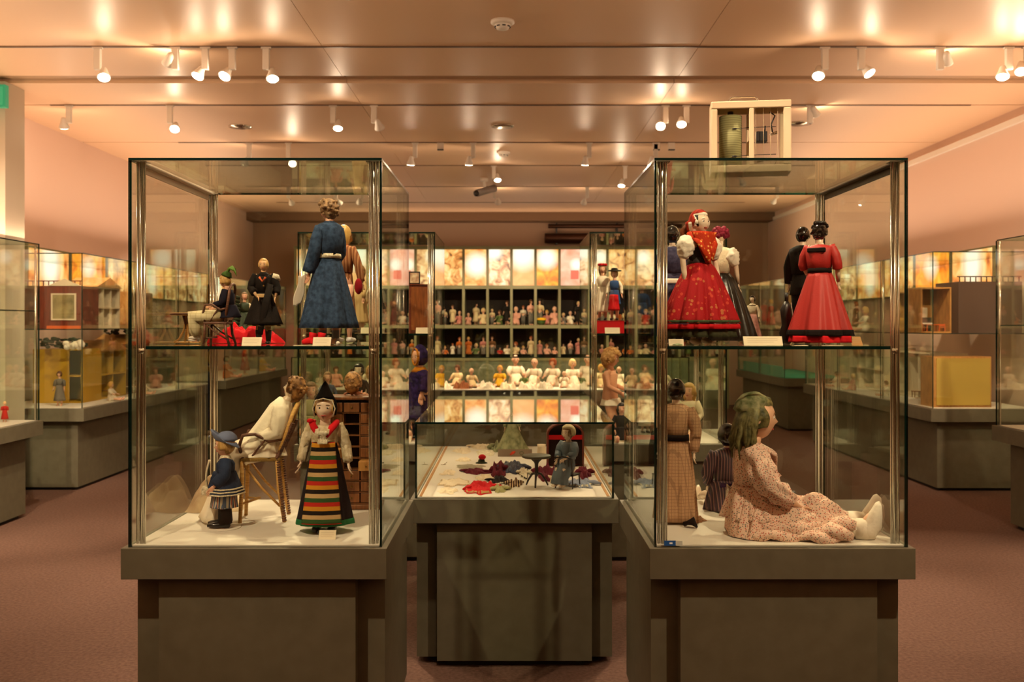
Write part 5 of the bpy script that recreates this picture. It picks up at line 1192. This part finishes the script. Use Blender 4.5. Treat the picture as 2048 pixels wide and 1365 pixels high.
# upper shelf: slanted-lid cabinet
t = thing('toy_wardrobe', 'tall red-brown wooden toy wardrobe on the back left upper shelf', 'wardrobe', at(836, 6.95, ZS2), .35)
bx((-.075, -.05, 0), (.075, .06, .34)).build('carcass', WOODR, t, False, bevel=.003); bx((-.065, -.054, .02), (.065, -.0505, .325)).build('door', mat('door_wood', '8a4a22', .45, pat=('wood', '6e3818', 'a05c2c', (10, 2, 1))), t, False, bevel=.001)
bx((-.08, -.056, .34), (.08, .064, .348)).build('cornice', WOODR, t, False); MB().ball((.05, -.058, .17), .005, 8, 6).build('knob', mat('brass'), t)
t = thing('framed_portrait', 'small framed portrait standing on the red-brown toy wardrobe', 'picture', at(829, 6.93, ZS2+.348), .1)
bx((-.04, 0, 0), (.04, .008, .09)).build('frame', BLACKP, t, False); bx((-.031, -.001, .009), (.031, 0, .081)).build('portrait', mat('portrait_print', pat=('noise', 'e0cfae', '9a6248', 25)), t, False)
def sdoll(label, px, D_, z, H_, dress, hm_, rz=0, hs=.15, kind='mid', bot=.15, r1=.14, sk=SKP, sl=None, sit=False, vol=1.15):
    P = dict(head=(0, 0, .53), neck=(0, .01, .45), chest=(0, .01, .38), waist=(0, .01, .2), hip=(0, .01, .08), la=[(.1, .01, .4), (.15, -.02, .27), (.12, -.12, .18)], ra=[(-.1, .01, .4), (-.15, -.02, .27), (-.12, -.12, .18)],
             ll=[(.06, -.03, .055), (.09, -.18, .07), (.1, -.34, .045)], rl=[(-.06, -.03, .055), (-.09, -.18, .07), (-.1, -.34, .045)]) if sit else None
    q = doll('seated_doll' if sit else 'standing_doll', label, at(px, D_, z), rz, H=H_, hs=hs, skin=sk, pose=P)
    bodice(q, dress); sleeves(q, sl or dress)
    if sit: skirt(q, dress, .22*H_, .004, .05*H_/.5, .13*H_, 10, .08, 1.0, .5, n=60, c1=(0, -.05*H_, 0))
    else: skirt(q, dress, .6*H_, bot*H_, .085*H_, r1*H_, 10, .08, .85, n=60)
    hair(q, hm_, kind, .05, 6, vol=vol, long=1.5); 
    if not sit: shoes(q, BLACKP)
    return q
creamj = mat('cream_jacket', 'c8a878', .85, bump=(40, .5)); pinkd = mat('rose_dress', 'b05a50', .85); whited = mat('white_dress', 'e8dcc6', .85, bump=(40, .4)); dks = mat('charcoal_suit', '241f20', .85)
aub = mat('auburn_curls'); 
sdoll('doll in cream jacket with long curly auburn hair, back left upper shelf', 720, 6.9, ZS2, .48, creamj, aub, -.9, .17, 'long')
sdoll('white dressed doll right of the cream jacket doll, back left upper shelf', 752, 7.0, ZS2, .42, whited, blondm, .2, .16)
sdoll('small rose dress doll behind the wardrobe, back left upper shelf', 790, 7.1, ZS2, .3, pinkd, mousy, 0, .17)
sdoll('dark suited doll with black hat, back left lower deck', 718, 6.95, ZD, .52, dks, BLACKP, -.2, .17, 'short', .2, .12, SK, vol=1.18)
sdoll('pale doll in white gown beside dark suited doll, back left lower deck', 742, 7.15, ZD, .5, whited, blondm, .1, .17)
sdoll('doll in red dress at the right of pale gown doll, back left lower deck', 757, 6.8, ZD, .4, mat('scarlet_dress', 'b02a24', .8), mousy, .3, .17)
sdoll('rose frock doll with full hair in the middle of back left lower deck', 785, 7.1, ZD, .5, pinkd, curl, -.2, .18, 'long')
sdoll('seated pale doll left of the fur coat doll, back left lower deck', 803, 6.9, ZD, .62, whited, blondm, .1, .18, sit=True)
sdoll('seated olive dress doll behind the folk doll cap, back left lower deck', 622, 7.0, ZD, .62, oliv, mousy, .2, .18, sit=True)
sdoll('grey frock doll standing near left pane, back left lower deck', 655, 7.2, ZD, .45, greyb, mousy, .4, .16)
# back right case
D = doll('standing_doll', 'large undressed composition doll with curly blond hair, back right lower deck', at(1222, 6.8, ZD), PI/2-.35, H=.63, hs=.2, skin=mat('composition_skin', 'dda07c', .4), wide=1.3, hr=(0, .2, 0),
         pose=dict(neck=(0, .01, .8), chest=(0, .012, .72), hip=(0, .01, .46), ll=[(.06, .01, .44), (.062, -.03, .24), (.065, .01, .045)], rl=[(-.06, .01, .44), (-.062, -.03, .24), (-.065, .01, .045)], la=[(.12, .01, .75), (.14, .0, .6), (.1, -.14, .55)], ra=[(-.12, .01, .75), (-.14, 0, .6), (-.1, -.14, .52)]))
hair(D, mat('honey_curls', 'c08a50', .6, pat=('noise', 'a06a34', 'dcae70', 50), bump=(70, 1)), 'curls', .1, 7, vol=1.28)
skirt(D, whited, .46*D.H, .38*D.H, .07, .085, 8, .05, .9, name='drawers')
sdoll('small seated doll in dark dress beside the undressed doll legs', 1243, 6.7, ZD, .42, dks, BLACKP, 0, .18, sit=True)
sdoll('seated cream teddy-like baby doll at right of back right lower deck', 1378, 6.9, ZD, .62, cream, blondm, -.5, .18, sit=True)
sdoll('small white dress doll between undressed doll and seated baby', 1290, 7.2, ZD, .36, whited, mousy, .3, .18)
t = thing('red_pedestal', 'low red display step on the back right upper shelf', 'stand', at(1222, 6.95, ZS2)); bx((-.13, -.12, 0), (.13, .12, .085)).build('block', redc, t, False, bevel=.002); bx((-.132, -.122, .085), (.132, .122, .09)).build('top_cloth', mat('crimson'), t, False)
q = sdoll('doll in blue waistcoat with red apron and black brimmed hat, back right upper shelf', 1229, 6.9, ZS2+.0905, .36, mat('blue_vest', '2c4a7c', .8), blondm, -.3, .17, 'short', .32, .12, sl=whited)
skirt(q, redc, .5*.36, .2*.36, .03, .04, 8, .1, name='apron', c0=(0, -.02, 0), c1=(0, -.03, 0)); c = q.J['head']; h = q.h
MB().lathe(c+V((0, 0, h*.3)), [(h*.8, 0), (h*.8, .006), (h*.42, .01), (h*.36, h*.35), (h*.1, h*.4)]).build('hat', BLACKP, q.root)
q = sdoll('doll with red crown of flowers and white sleeves, back right upper shelf', 1205, 7.0, ZS2+.0905, .4, whited, mousy, -.2, .16, sl=cream)
m = MB(); c = q.J['head']
for i in range(10): m.ball(c+V((math.cos(i*.63)*q.h*.4, math.sin(i*.63)*q.h*.4, q.h*.5)), q.h*.16, 8, 6)
m.build('flower_crown', redc, q.root)
sdoll('blue sailor doll at right of the red step, back right upper shelf', 1284, 6.95, ZS2, .36, mat('blue_vest'), blondm, .1, .17, 'short', .35, .12)
sdoll('rose skirt doll at far right of back right upper shelf', 1330, 7.1, ZS2, .38, pinkd, mousy, .1, .17)
sdoll('cream frock doll behind the headscarf doll, back right upper shelf', 1420, 7.0, ZS2, .36, cream, aub, -.2, .17)
for px, D_, z, w_, lab in ((1225, 6.62, ZS2, .1, 'white caption card on back right upper shelf'), (848, 6.62, ZS2, .11, 'white caption card on back left upper shelf'), (1250, 6.63, ZD, .14, 'white caption card on back right lower deck'),
                     (745, 6.63, ZS2, .16, 'wide white caption card on back left upper shelf'), (800, 6.63, ZD, .15, 'white caption card on back left lower deck')):
    p = px; card(p-w_*150, 0, p+w_*150, 12, D_, z, lab)

# ================================================================== SMALL FIGURES, COPIED FOR THE FAR CASES
def proto(kind):
    P = None; sit = kind in ('sit', 'baby')
    if sit: P = dict(head=(0, 0, .56), neck=(0, .01, .45), chest=(0, .01, .38), waist=(0, .01, .2), hip=(0, .01, .09), la=[(.1, .01, .4), (.17, -.03, .29), (.16, -.15, .24)], ra=[(-.1, .01, .4), (-.17, -.03, .29), (-.16, -.15, .24)],
                     ll=[(.06, -.03, .06), (.1, -.2, .07), (.12, -.36, .05)], rl=[(-.06, -.03, .06), (-.1, -.2, .07), (-.12, -.36, .05)])
    q = doll('doll_figure', 'x', (0, 0, -5), 0, H=.5, hs=.2 if sit else .17, skin=OBJS, pose=P, low=True, wide=1.15)
    H = .5
    if sit: skirt(q, OBJC, .25*H, .004, .05, .085, 8, .1, 1, .6, 'dress', 4, 20, c1=(0, -.03, 0)); bodice(q, OBJC, r=1.1, name='dress')
    elif kind == 'boy':
        bodice(q, OBJC, r=1.15, name='dress')
        for l in (q.J['ll'], q.J['rl']): MB().tube([l[0]+V((0,0,.02)), l[1], l[2]], [.034, .028, .024], 8).build('trouser_leg', OBJC, q.root)
    else: skirt(q, OBJC, .6*H, .15*H, .045, .085, 8, .1, .9, 1, 'dress', 4, 20); bodice(q, OBJC, r=1.1, name='dress')
    for s, a in ((1, q.J['la']), (-1, q.J['ra'])): MB().tube([a[0], a[0].lerp(a[1], .6), a[1].lerp(a[2], .6)], [.026, .03, .022], 8).build('sleeve', OBJC, q.root)
    if kind != 'baby':
        r = (q.h*.385, q.h*.44, q.h*.5); hh_ = q.h
        MB().ball(q.J['head'], r, 12, 9, 0, lambda d, p: p*.85 if (d.y < -.1 and d.z < .45 and abs(d.x) < .75) or d.z < -.6 else p*(1.18+.08*NZ.noise(d*5))).build('hair', OBJC, q.root)
    reg(q.root); return q.root
PR = {k: proto(k) for k in ('stand', 'sit', 'boy', 'baby')}
USED = set()
CN = dict(white='e6d8c0', cream='d8c094', rose='c07a70', red='b02820', blue='3a5688', grey='6d675e', black='1c1814', green='5a6a38', yellow='d8a428', orange='cc6a28', brown='6a4426', pink='dca08c', violet='4a3458')
HN = dict(blond='c8964c', brown='5a3820', black='15100c', auburn='8a4420', fair='e0bc84')
def fig(kind, label, loc, rz, H_, dress, hairc, group, skin='e0ac8c'):
    src = PR[kind]; cols = dict(body=skin, dress=CN[dress], sleeve=CN[dress], trouser_leg=CN['grey'], hair=HN[hairc])
    if kind in USED: o = copy_tree(src, loc, rz, H_/.5, cols)
    else:
        USED.add(kind); o = src; o.location = loc; o.rotation_euler = (0, 0, rz); o.scale = (H_/.5,)*3
        for c_ in CH[o.name]:
            k = c_.name.split('.')[0]
            if k in cols: c_.color = lin(cols[k])
    o['label'] = label; o['category'] = 'doll'; o['group'] = group; return o
rnd = random.Random(5)
ORD = ['first', 'second', 'third', 'fourth', 'fifth', 'sixth', 'seventh', 'eighth', 'ninth', 'tenth', 'eleventh', 'twelfth', 'thirteenth', 'fourteenth', 'fifteenth', 'sixteenth', 'seventeenth', 'eighteenth']
dn = ['white', 'cream', 'rose', 'red', 'grey', 'black', 'green', 'orange', 'brown', 'pink', 'pink', 'cream', 'white', 'orange']
for row, zb in (('upper', zr[1]+.0255), ('lower', zr[2]+.0255)):
    for k in range(NB0, NB1):
        xc = XM+(k+.5)*PIT; n_ = 3
        for i in range(n_):
            kd = rnd.choice(['stand', 'sit', 'sit', 'boy', 'baby'] if row == 'upper' else ['sit', 'stand', 'baby', 'boy'])
            Hf = rnd.uniform(.3, .5) if row == 'upper' else rnd.uniform(.26, .4)
            if kd in ('sit', 'baby'): Hf *= 1.1
            yy = DW+(.2 if i % 2 == 0 else .37)
            pos = (['left', 'rear left', 'front middle', 'right'] if n_ == 4 else ['left', 'middle', 'right'])[i]
            xx = xc+((i-(n_-1)/2)*(.29 if n_ == 3 else .32)/(n_-1))
            dc = rnd.choice(dn); hc_ = rnd.choice(list(HN))
            lab = '%s %s doll%s, %s of %s %s window bay' % ({'sit': 'seated', 'baby': 'seated bald', 'stand': 'standing', 'boy': 'standing trousered'}[kd], dc, '' if kd == 'baby' else ' with %s hair' % hc_, pos, ORD[k-NB0], row)
            fig(kd, lab, (xx, yy, zb), rnd.uniform(-.6, .6), Hf, dc, hc_, 'dolls behind the cabinet windows')
# yellow bowl in upper bay
x = XM+1.25*PIT
t = thing('yellow_bowl', 'yellow topped green bowl in an upper window bay right of centre', 'bowl', (x, DW+.09, zr[1]+.026))
MB().lathe((0,0,0), [(.05, 0), (.07, .03), (.085, .09)]).build('bowl', green, t); MB().lathe((0,0,.09), [(.1, 0), (.1, .02), (.07, .045), (.01, .05)]).build('cushion', mat('yellow_silk', 'e0b020', .7), t)
# low far case: baby dolls
spec = [(640, 'sit', .3, 'white', 'brown'), (672, 'sit', .4, 'pink', 'brown'), (705, 'sit', .34, 'cream', 'brown'), (738, 'sit', .42, 'white', 'fair'), (772, 'baby', .44, 'white', 'fair'), (800, 'sit', .42, 'pink', 'fair'), (836, 'sit', .4, 'white', 'brown'), (880, 'baby', .3, 'white', 'fair'), (915, 'sit', .42, 'cream', 'brown'), (943, 'baby', .38, 'cream', 'fair'),
        (1000, 'sit', .42, 'yellow', 'blond'), (1031, 'baby', .62, 'white', 'auburn'), (1048, 'baby', .3, 'green', 'fair'), (1069, 'baby', .56, 'white', 'fair'), (1106, 'sit', .55, 'white', 'auburn'), (1128, 'baby', .32, 'white', 'fair'), (1145, 'sit', .54, 'white', 'fair'), (1172, 'baby', .56, 'white', 'fair'),
        (1202, 'sit', .45, 'cream', 'blond'), (1238, 'baby', .4, 'white', 'fair'), (1262, 'sit', .42, 'brown', 'auburn'), (1295, 'sit', .4, 'pink', 'brown'), (1330, 'baby', .36, 'white', 'fair')]
for i, (px, kd, Hf, dc, hc_) in enumerate(spec):
    D_ = 12.35+.14*(i % 3)
    fig(kd, 'seated %s %s doll, %s from the left in the low far case' % (dc, 'baby' if kd == 'baby' else hc_+' haired', (ORD+['nineteenth', 'twentieth', 'twenty-first', 'twenty-second', 'twenty-third'])[i]), (PX(px, D_), D_, .8003), rnd.uniform(-.5, .5), Hf, dc, hc_, 'baby dolls in the low far case', 'e6b496')
for i, (px, w_, m_, lab) in enumerate(((885, .2, whited, 'white folded baby cloth, leftmost in the far low case'), (970, .24, whited, 'white baby pillow at left of centre in far low case'), (1015, .2, cream, 'cream blanket beneath yellow doll in far low case'), (1055, .22, whited, 'white baby blanket near middle of far low case'),
                            (1090, .2, whited, 'white lace gown right of middle in far low case'), (1150, .24, whited, 'white baby gown at right in far low case'), (925, .2, mat('brown_plush', '8a5030', .9), 'brown plush toy lying at left in far low case'), (1250, .22, cream, 'cream cushion at far right of low case'), (790, .24, whited, 'white sheet seen left through the glass in far low case'))):
    crumple('baby_linen', lab, 'cloth', (PX(px, 12.2), 12.2, .8003), w_, .2, .09, m_, 0, 40+i)
for px in (973,):
    t = thing('glass_dome', 'small glass dome over a display in far low case', 'dome', (PX(px, 12.55), 12.55, .8003)); MB().lathe((0,0,0), [(.12, 0), (.12, .16), (.1, .24), (.05, .29), (.005, .3)], 24).build('dome', GLASS, t); MB().lathe((0,0,0), [(.13, 0), (.13, .012), (.121, .014)], 24).build('base', BLACKP, t)

# ================================================================== WALL CASES: TOY HOUSES
def house(label, loc, rz, w_, dp, hh, m, kind=0, floors=2, cols_=2, back=None, name='dolls_house', furn=True):
    """an open-fronted box with floors; front faces -y before rotation"""
    t = thing(name, label, 'dolls house', loc, rz); th = .014
    for x in (-w_/2, w_/2-th): bx((x, 0, 0), (x+th, dp, hh)).build('side_wall', m, t, False)
    bx((-w_/2+th, dp-th, 0), (w_/2-th, dp, hh)).build('back_wall', back or m, t, False)
    for i in range(floors+1):
        z = (hh-th)*i/floors; bx((-w_/2+th, 0, z), (w_/2-th, dp-th, z+th)).build('floor_board', m, t, False)
    for j in range(1, cols_):
        x = -w_/2+w_*j/cols_
        for i in range(floors): z = (hh-th)*i/floors+th; bx((x-.006, .01, z), (x+.006, dp-th, z+(hh-th)/floors-th)).build('partition', m, t, False)
    if kind == 1:   # balustrade roof
        for i in range(12): MB().cyl((-w_/2+.02+i*(w_-.04)/11, .01, hh), .006, .045, 8).build('baluster', m, t)
        bx((-w_/2, 0, hh+.045), (w_/2, .02, hh+.055)).build('handrail', m, t, False)
    if kind == 2:   # gable
        mb = MB().add([(-w_/2-.02, -.02, hh), (w_/2+.02, -.02, hh), (0, -.02, hh+.11), (-w_/2-.02, dp, hh), (w_/2+.02, dp, hh), (0, dp, hh+.11)], [(0,1,2), (5,4,3), (0,3,4,1), (1,4,5,2), (2,5,3,0)]); mb.build('roof', WOODL, t, False)
    return t
yel = mat('yellow_house', 'b98f1c', .6); papg = mat('green_wallpaper', '5a7050', .8); wht = mat('white_house', 'd8c8ac', .7)
# left: faces the aisle (+x) => rz = +90deg
L = PI/2
house('red-brown toy house with railed roof on the upper left wall shelf', (-4.62, 9.80, 1.5605), L-PI/2, .62, .4, .43, WOODR, 1, 1, 1, mat('faded_scene', '8a7a58', .8, pat=('noise', '6c6040', 'b0a070', 6)))
h0 = bpy.data.objects['dolls_house']
bx((-.31, -.02, 0), (.31, 0, .43)).build('front_wall', WOODR, h0, False); bx((.03, -.026, .1), (.25, -.0205, .34)).build('window_picture', mat('faded_scene'), h0, False)
for a, b in (((.015, -.032, .085), (.03, -.0205, .355)), ((.25, -.032, .085), (.265, -.0205, .355)), ((.03, -.032, .34), (.25, -.0265, .355)), ((.03, -.032, .085), (.25, -.0265, .1))): bx(a, b).build('window_frame', wht, h0, False)
bx((-.02, -.05, .0), (.31, -.0205, .03)).build('sill', mat('lacquer_orange0', 'd8642c', .4), h0, False)
MB().add([(-.02, -.03, .43), (.31, -.03, .43), (.145, -.03, .5), (-.02, .01, .43), (.31, .01, .43), (.145, .01, .5)], [(0,1,2), (5,4,3), (0,3,4,1), (1,4,5,2), (2,5,3,0)]).build('pediment', wht, h0, False)
house('white toy shop with green roof on the upper left wall shelf', (-4.35, 10.55, 1.5605), L, .62, .35, .44, wht, 2, 2, 3, papg)
house('orange edged toy theatre farther along the upper left wall shelf', (-4.35, 11.5, 1.5605), L, .7, .35, .42, WOODL, 0, 1, 2, DARKIN)
house('yellow toy house wall with dark flower garland, lower left wall case', (-4.62, 9.95, .8003), L-PI/2, .5, .45, .55, yel, 0, 2, 1, yel)
bx((-.25, -.006, .0), (.12, 0, .55)).build('front_wall', yel, bpy.data.objects['dolls_house.003'], False)
house('open yellow and green toy house with gable, lower left wall case', (-4.38, 10.77, .8003), L, .68, .4, .52, yel, 2, 2, 2, papg)
house('tall dark toy house right of the yellow ones, lower left wall case', (-4.4, 11.5, .8003), L, .75, .4, .58, WOOD, 2, 2, 3, DARKIN)
house('red toy kitchen in the far part of left wall case', (-4.4, 12.5, .8003), L, .7, .4, .5, WOODR, 0, 2, 2, DARKIN)
# right side: faces -x => rz = -90deg
house('open brown toy room with furniture on the upper right wall shelf', (4.2, 9.62, 1.5205), 0, .3, .4, .45, WOODL, 0, 1, 1, mat('honey_panel', 'b07830', .6), furn=True)
house('dark brown toy house with railed roof, right wall upper shelf', (4.67, 9.5, 1.5205), 0, .62, .5, .5, mat('dark_house', '3f2a20', .6), 1, 1, 1)
bx((-.31, -.01, 0), (.31, 0, .5)).build('closed_front', mat('dark_house'), bpy.data.objects['dolls_house.008'], False)
house('long open toy room farther along the upper right wall shelf', (4.4, 10.75, 1.5205), -L, .95, .4, .45, WOODL, 0, 1, 2, papg)
house('grey toy parlour on lower right wall case', (4.42, 10.75, .8003), -L, .95, .4, .5, wht, 0, 1, 3, mat('grey_paper', '8c8478', .8))
house('white columned toy shop farther along right wall case', (4.4, 12.1, .8003), -L, 1.1, .4, .52, wht, 0, 2, 4, papg)
t = thing('straw_panel_box', 'large flat box with straw yellow panel at the end of right wall case', 'box', (4.38, 9.45, .8003))
bx((-.28, 0, 0), (.28, .3, .49)).build('box', WOODL, t, False); bx((-.255, -.012, .02), (.265, -.0005, .475)).build('straw_panel', mat('straw_weave', 'b89a48', .85, bump=(260, .8)), t, False)
# toy furniture in the open rooms
def toychair(label, loc, rz, s=.1, m=WOOD):
    t = thing('toy_chair', label, 'chair', loc, rz, 'toy house furniture')
    for x in (-.4, .4):
        bx((x*s-.05*s, -.4*s, 0), (x*s+.05*s, -.3*s, .5*s)).build('leg', m, t, False); bx((x*s-.05*s, .3*s, 0), (x*s+.05*s, .4*s, 1.1*s)).build('leg', m, t, False)
    bx((-.48*s, -.45*s, .5*s), (.48*s, .45*s, .58*s)).build('seat', m, t, False); bx((-.34*s, .32*s, .7*s), (.34*s, .38*s, 1.05*s)).build('backrest', m, t, False); return t
def toytable(label, loc, rz, s=.12, m=WOODL):
    t = thing('toy_table', label, 'table', loc, rz, 'toy house furniture'); bx((-.7*s, -.45*s, .62*s), (.7*s, .45*s, .7*s)).build('tabletop', m, t, False)
    for x in (-.6, .6):
        for y in (-.35, .35): bx((x*s-.04*s, y*s-.04*s, 0), (x*s+.04*s, y*s+.04*s, .62*s)).build('leg', m, t, False)
    return t
toytable('toy table in the honey brown room, right wall upper shelf', (4.2, 9.72, 1.5347), 0, .1, mat('lacquer_orange', 'b8541c', .3)); toychair('toy chair left of the toy table, right wall upper shelf', (4.1, 9.7, 1.5347), .4, .07, mat('lacquer_orange'))
toychair('toy chair right of the toy table, right wall upper shelf', (4.3, 9.72, 1.5347), -.4, .07, mat('lacquer_orange'))
t = thing('toy_piano', 'dark toy piano with white picture against the honey panel', 'piano', (4.2, 9.93, 1.5347)); bx((-.09, 0, 0), (.09, .05, .14)).build('case', BLACKP, t, False); bx((-.09, -.03, .07), (.09, 0, .085)).build('keyboard', WHITEP, t, False); bx((-.05, .01, .14), (.05, .02, .24)).build('picture', CARD, t, False)
for i, (x, y, z, lab) in enumerate(((-4.42, 11.35, .8143+0, 'left wall lower house, left'), (-4.42, 10.65, .8143, 'yellow toy house, ground floor'), (4.42, 10.5, 1.5347, 'upper right long toy room'), (4.42, 10.55, .8143, 'grey toy parlour'))):
    toytable('toy table in the '+lab, (x, y, z), 0, .1, WOOD if i % 2 else wht)
sp2 = [((-4.45, 9.62, .8003), 'stand', .34, 'grey', 'brown', 'grey doll before the yellow house wall, left wall case', 0), ((-4.2, 10.25, .8003), 'sit', .3, 'white', 'blond', 'seated white doll before the yellow toy house', L), ((-4.2, 11.1, .8003), 'sit', .34, 'cream', 'brown', 'seated cream doll before the dark toy house', L),
       ((-4.47, 11.35, 1.5747), 'stand', .26, 'red', 'brown', 'red doll in the orange edged toy theatre, left', L), ((-4.47, 11.62, 1.5747), 'stand', .26, 'violet', 'black', 'violet doll in the orange edged toy theatre, right', L), ((-4.2, 11.95, 1.5605), 'sit', .3, 'white', 'fair', 'seated white doll on the shelf beside toy theatre', L),
       ((4.55, 10.4, 1.5347), 'stand', .26, 'white', 'brown', 'white doll in the long toy room, near end', -L), ((4.55, 10.9, 1.5347), 'stand', .28, 'brown', 'black', 'brown doll in the long toy room, middle', -L), ((4.55, 11.1, 1.5347), 'stand', .27, 'cream', 'fair', 'cream doll in the long toy room, far end', -L),
       ((4.22, 11.6, 1.5205), 'sit', .44, 'white', 'fair', 'large seated fair doll on right wall upper shelf', -L), ((4.25, 12.0, 1.5205), 'stand', .36, 'brown', 'auburn', 'brown doll standing on right wall upper shelf', -L), ((4.25, 12.4, 1.5205), 'sit', .4, 'rose', 'brown', 'seated rose doll on right wall upper shelf', -L),
       ((4.18, 11.9, .8003), 'sit', .3, 'pink', 'fair', 'seated pink doll before the columned toy shop, near', -L), ((4.18, 12.5, .8003), 'sit', .3, 'white', 'brown', 'seated white doll before the columned toy shop, far', -L), ((4.2, 10.9, .8003), 'sit', .26, 'white', 'brown', 'seated white doll before the grey toy parlour', -L),
       ((-4.25, 14.6, .8003), 'sit', .5, 'orange', 'brown', 'seated orange doll in the far left wall case, near', L), ((-4.25, 15.6, .8003), 'stand', .5, 'red', 'blond', 'red doll in the far left wall case, middle', L), ((-4.25, 16.7, .8003), 'sit', .5, 'yellow', 'brown', 'seated yellow doll in the far left wall case, far', L),
       ((4.35, 15.2, 1.5205), 'sit', .5, 'cream', 'brown', 'seated cream doll in the far right wall case, near', -L), ((4.35, 16.3, 1.5205), 'stand', .5, 'red', 'blond', 'red doll in the far right wall case, far', -L),
       ((-4.15, 8.0, .8003), 'stand', .17, 'red', 'fair', 'tiny doll in coral red dress on the white deck at left picture edge', .3), ((4.2, 7.0, 1.6003), 'stand', .5, 'grey', 'black', 'grey doll on the shelf of the right edge case', -L), ((4.25, 6.6, .8003), 'stand', .55, 'red', 'black', 'red doll in the lower right edge case', -L)]
for loc, kd, Hf, dc, hc_, lab, rz in sp2: fig(kd, lab, loc, rz, Hf, dc, hc_, 'dolls in the wall cases')
# garland and hats over the yellow houses, white blossoms
for i, (x, y, z, m_, lab) in enumerate(((-4.5, 9.75, 1.353, leafm, 'dark leafy garland on top of the yellow toy house wall'), (-4.62, 10.1, 1.353, leafm, 'dark leafy garland farther back on the yellow house wall'), (-4.45, 11.25, 1.47, mat('black_velvet'), 'black feathered hat above the dark toy house'))):
    t = thing('garland', lab, 'garland', (x, y, z), 0); mb = MB(); r2 = random.Random(i)
    for k in range(40): mb.ball((r2.uniform(-.2, .2), r2.uniform(-.08, .08), .02+r2.uniform(0, .09)), (r2.uniform(.015, .035), .02, r2.uniform(.008, .02)), 6, 4)
    mb.build('leaves', m_, t)['kind'] = 'stuff'
t = thing('white_blossoms', 'bunch of white paper blossoms over the yellow toy house', 'flowers', (-4.3, 10.0, 1.4), 0); mb = MB(); r2 = random.Random(9)
t.location = (-4.42, 9.78, 1.353)
mb = MB()
for k in range(14): mb.ball((.1+r2.uniform(-.1, .1), -.12+r2.uniform(-.02, .02), .03+r2.uniform(-.01, .05)), (.035, .03, .03), 8, 6)
mb.build('blossoms', creamw, t)
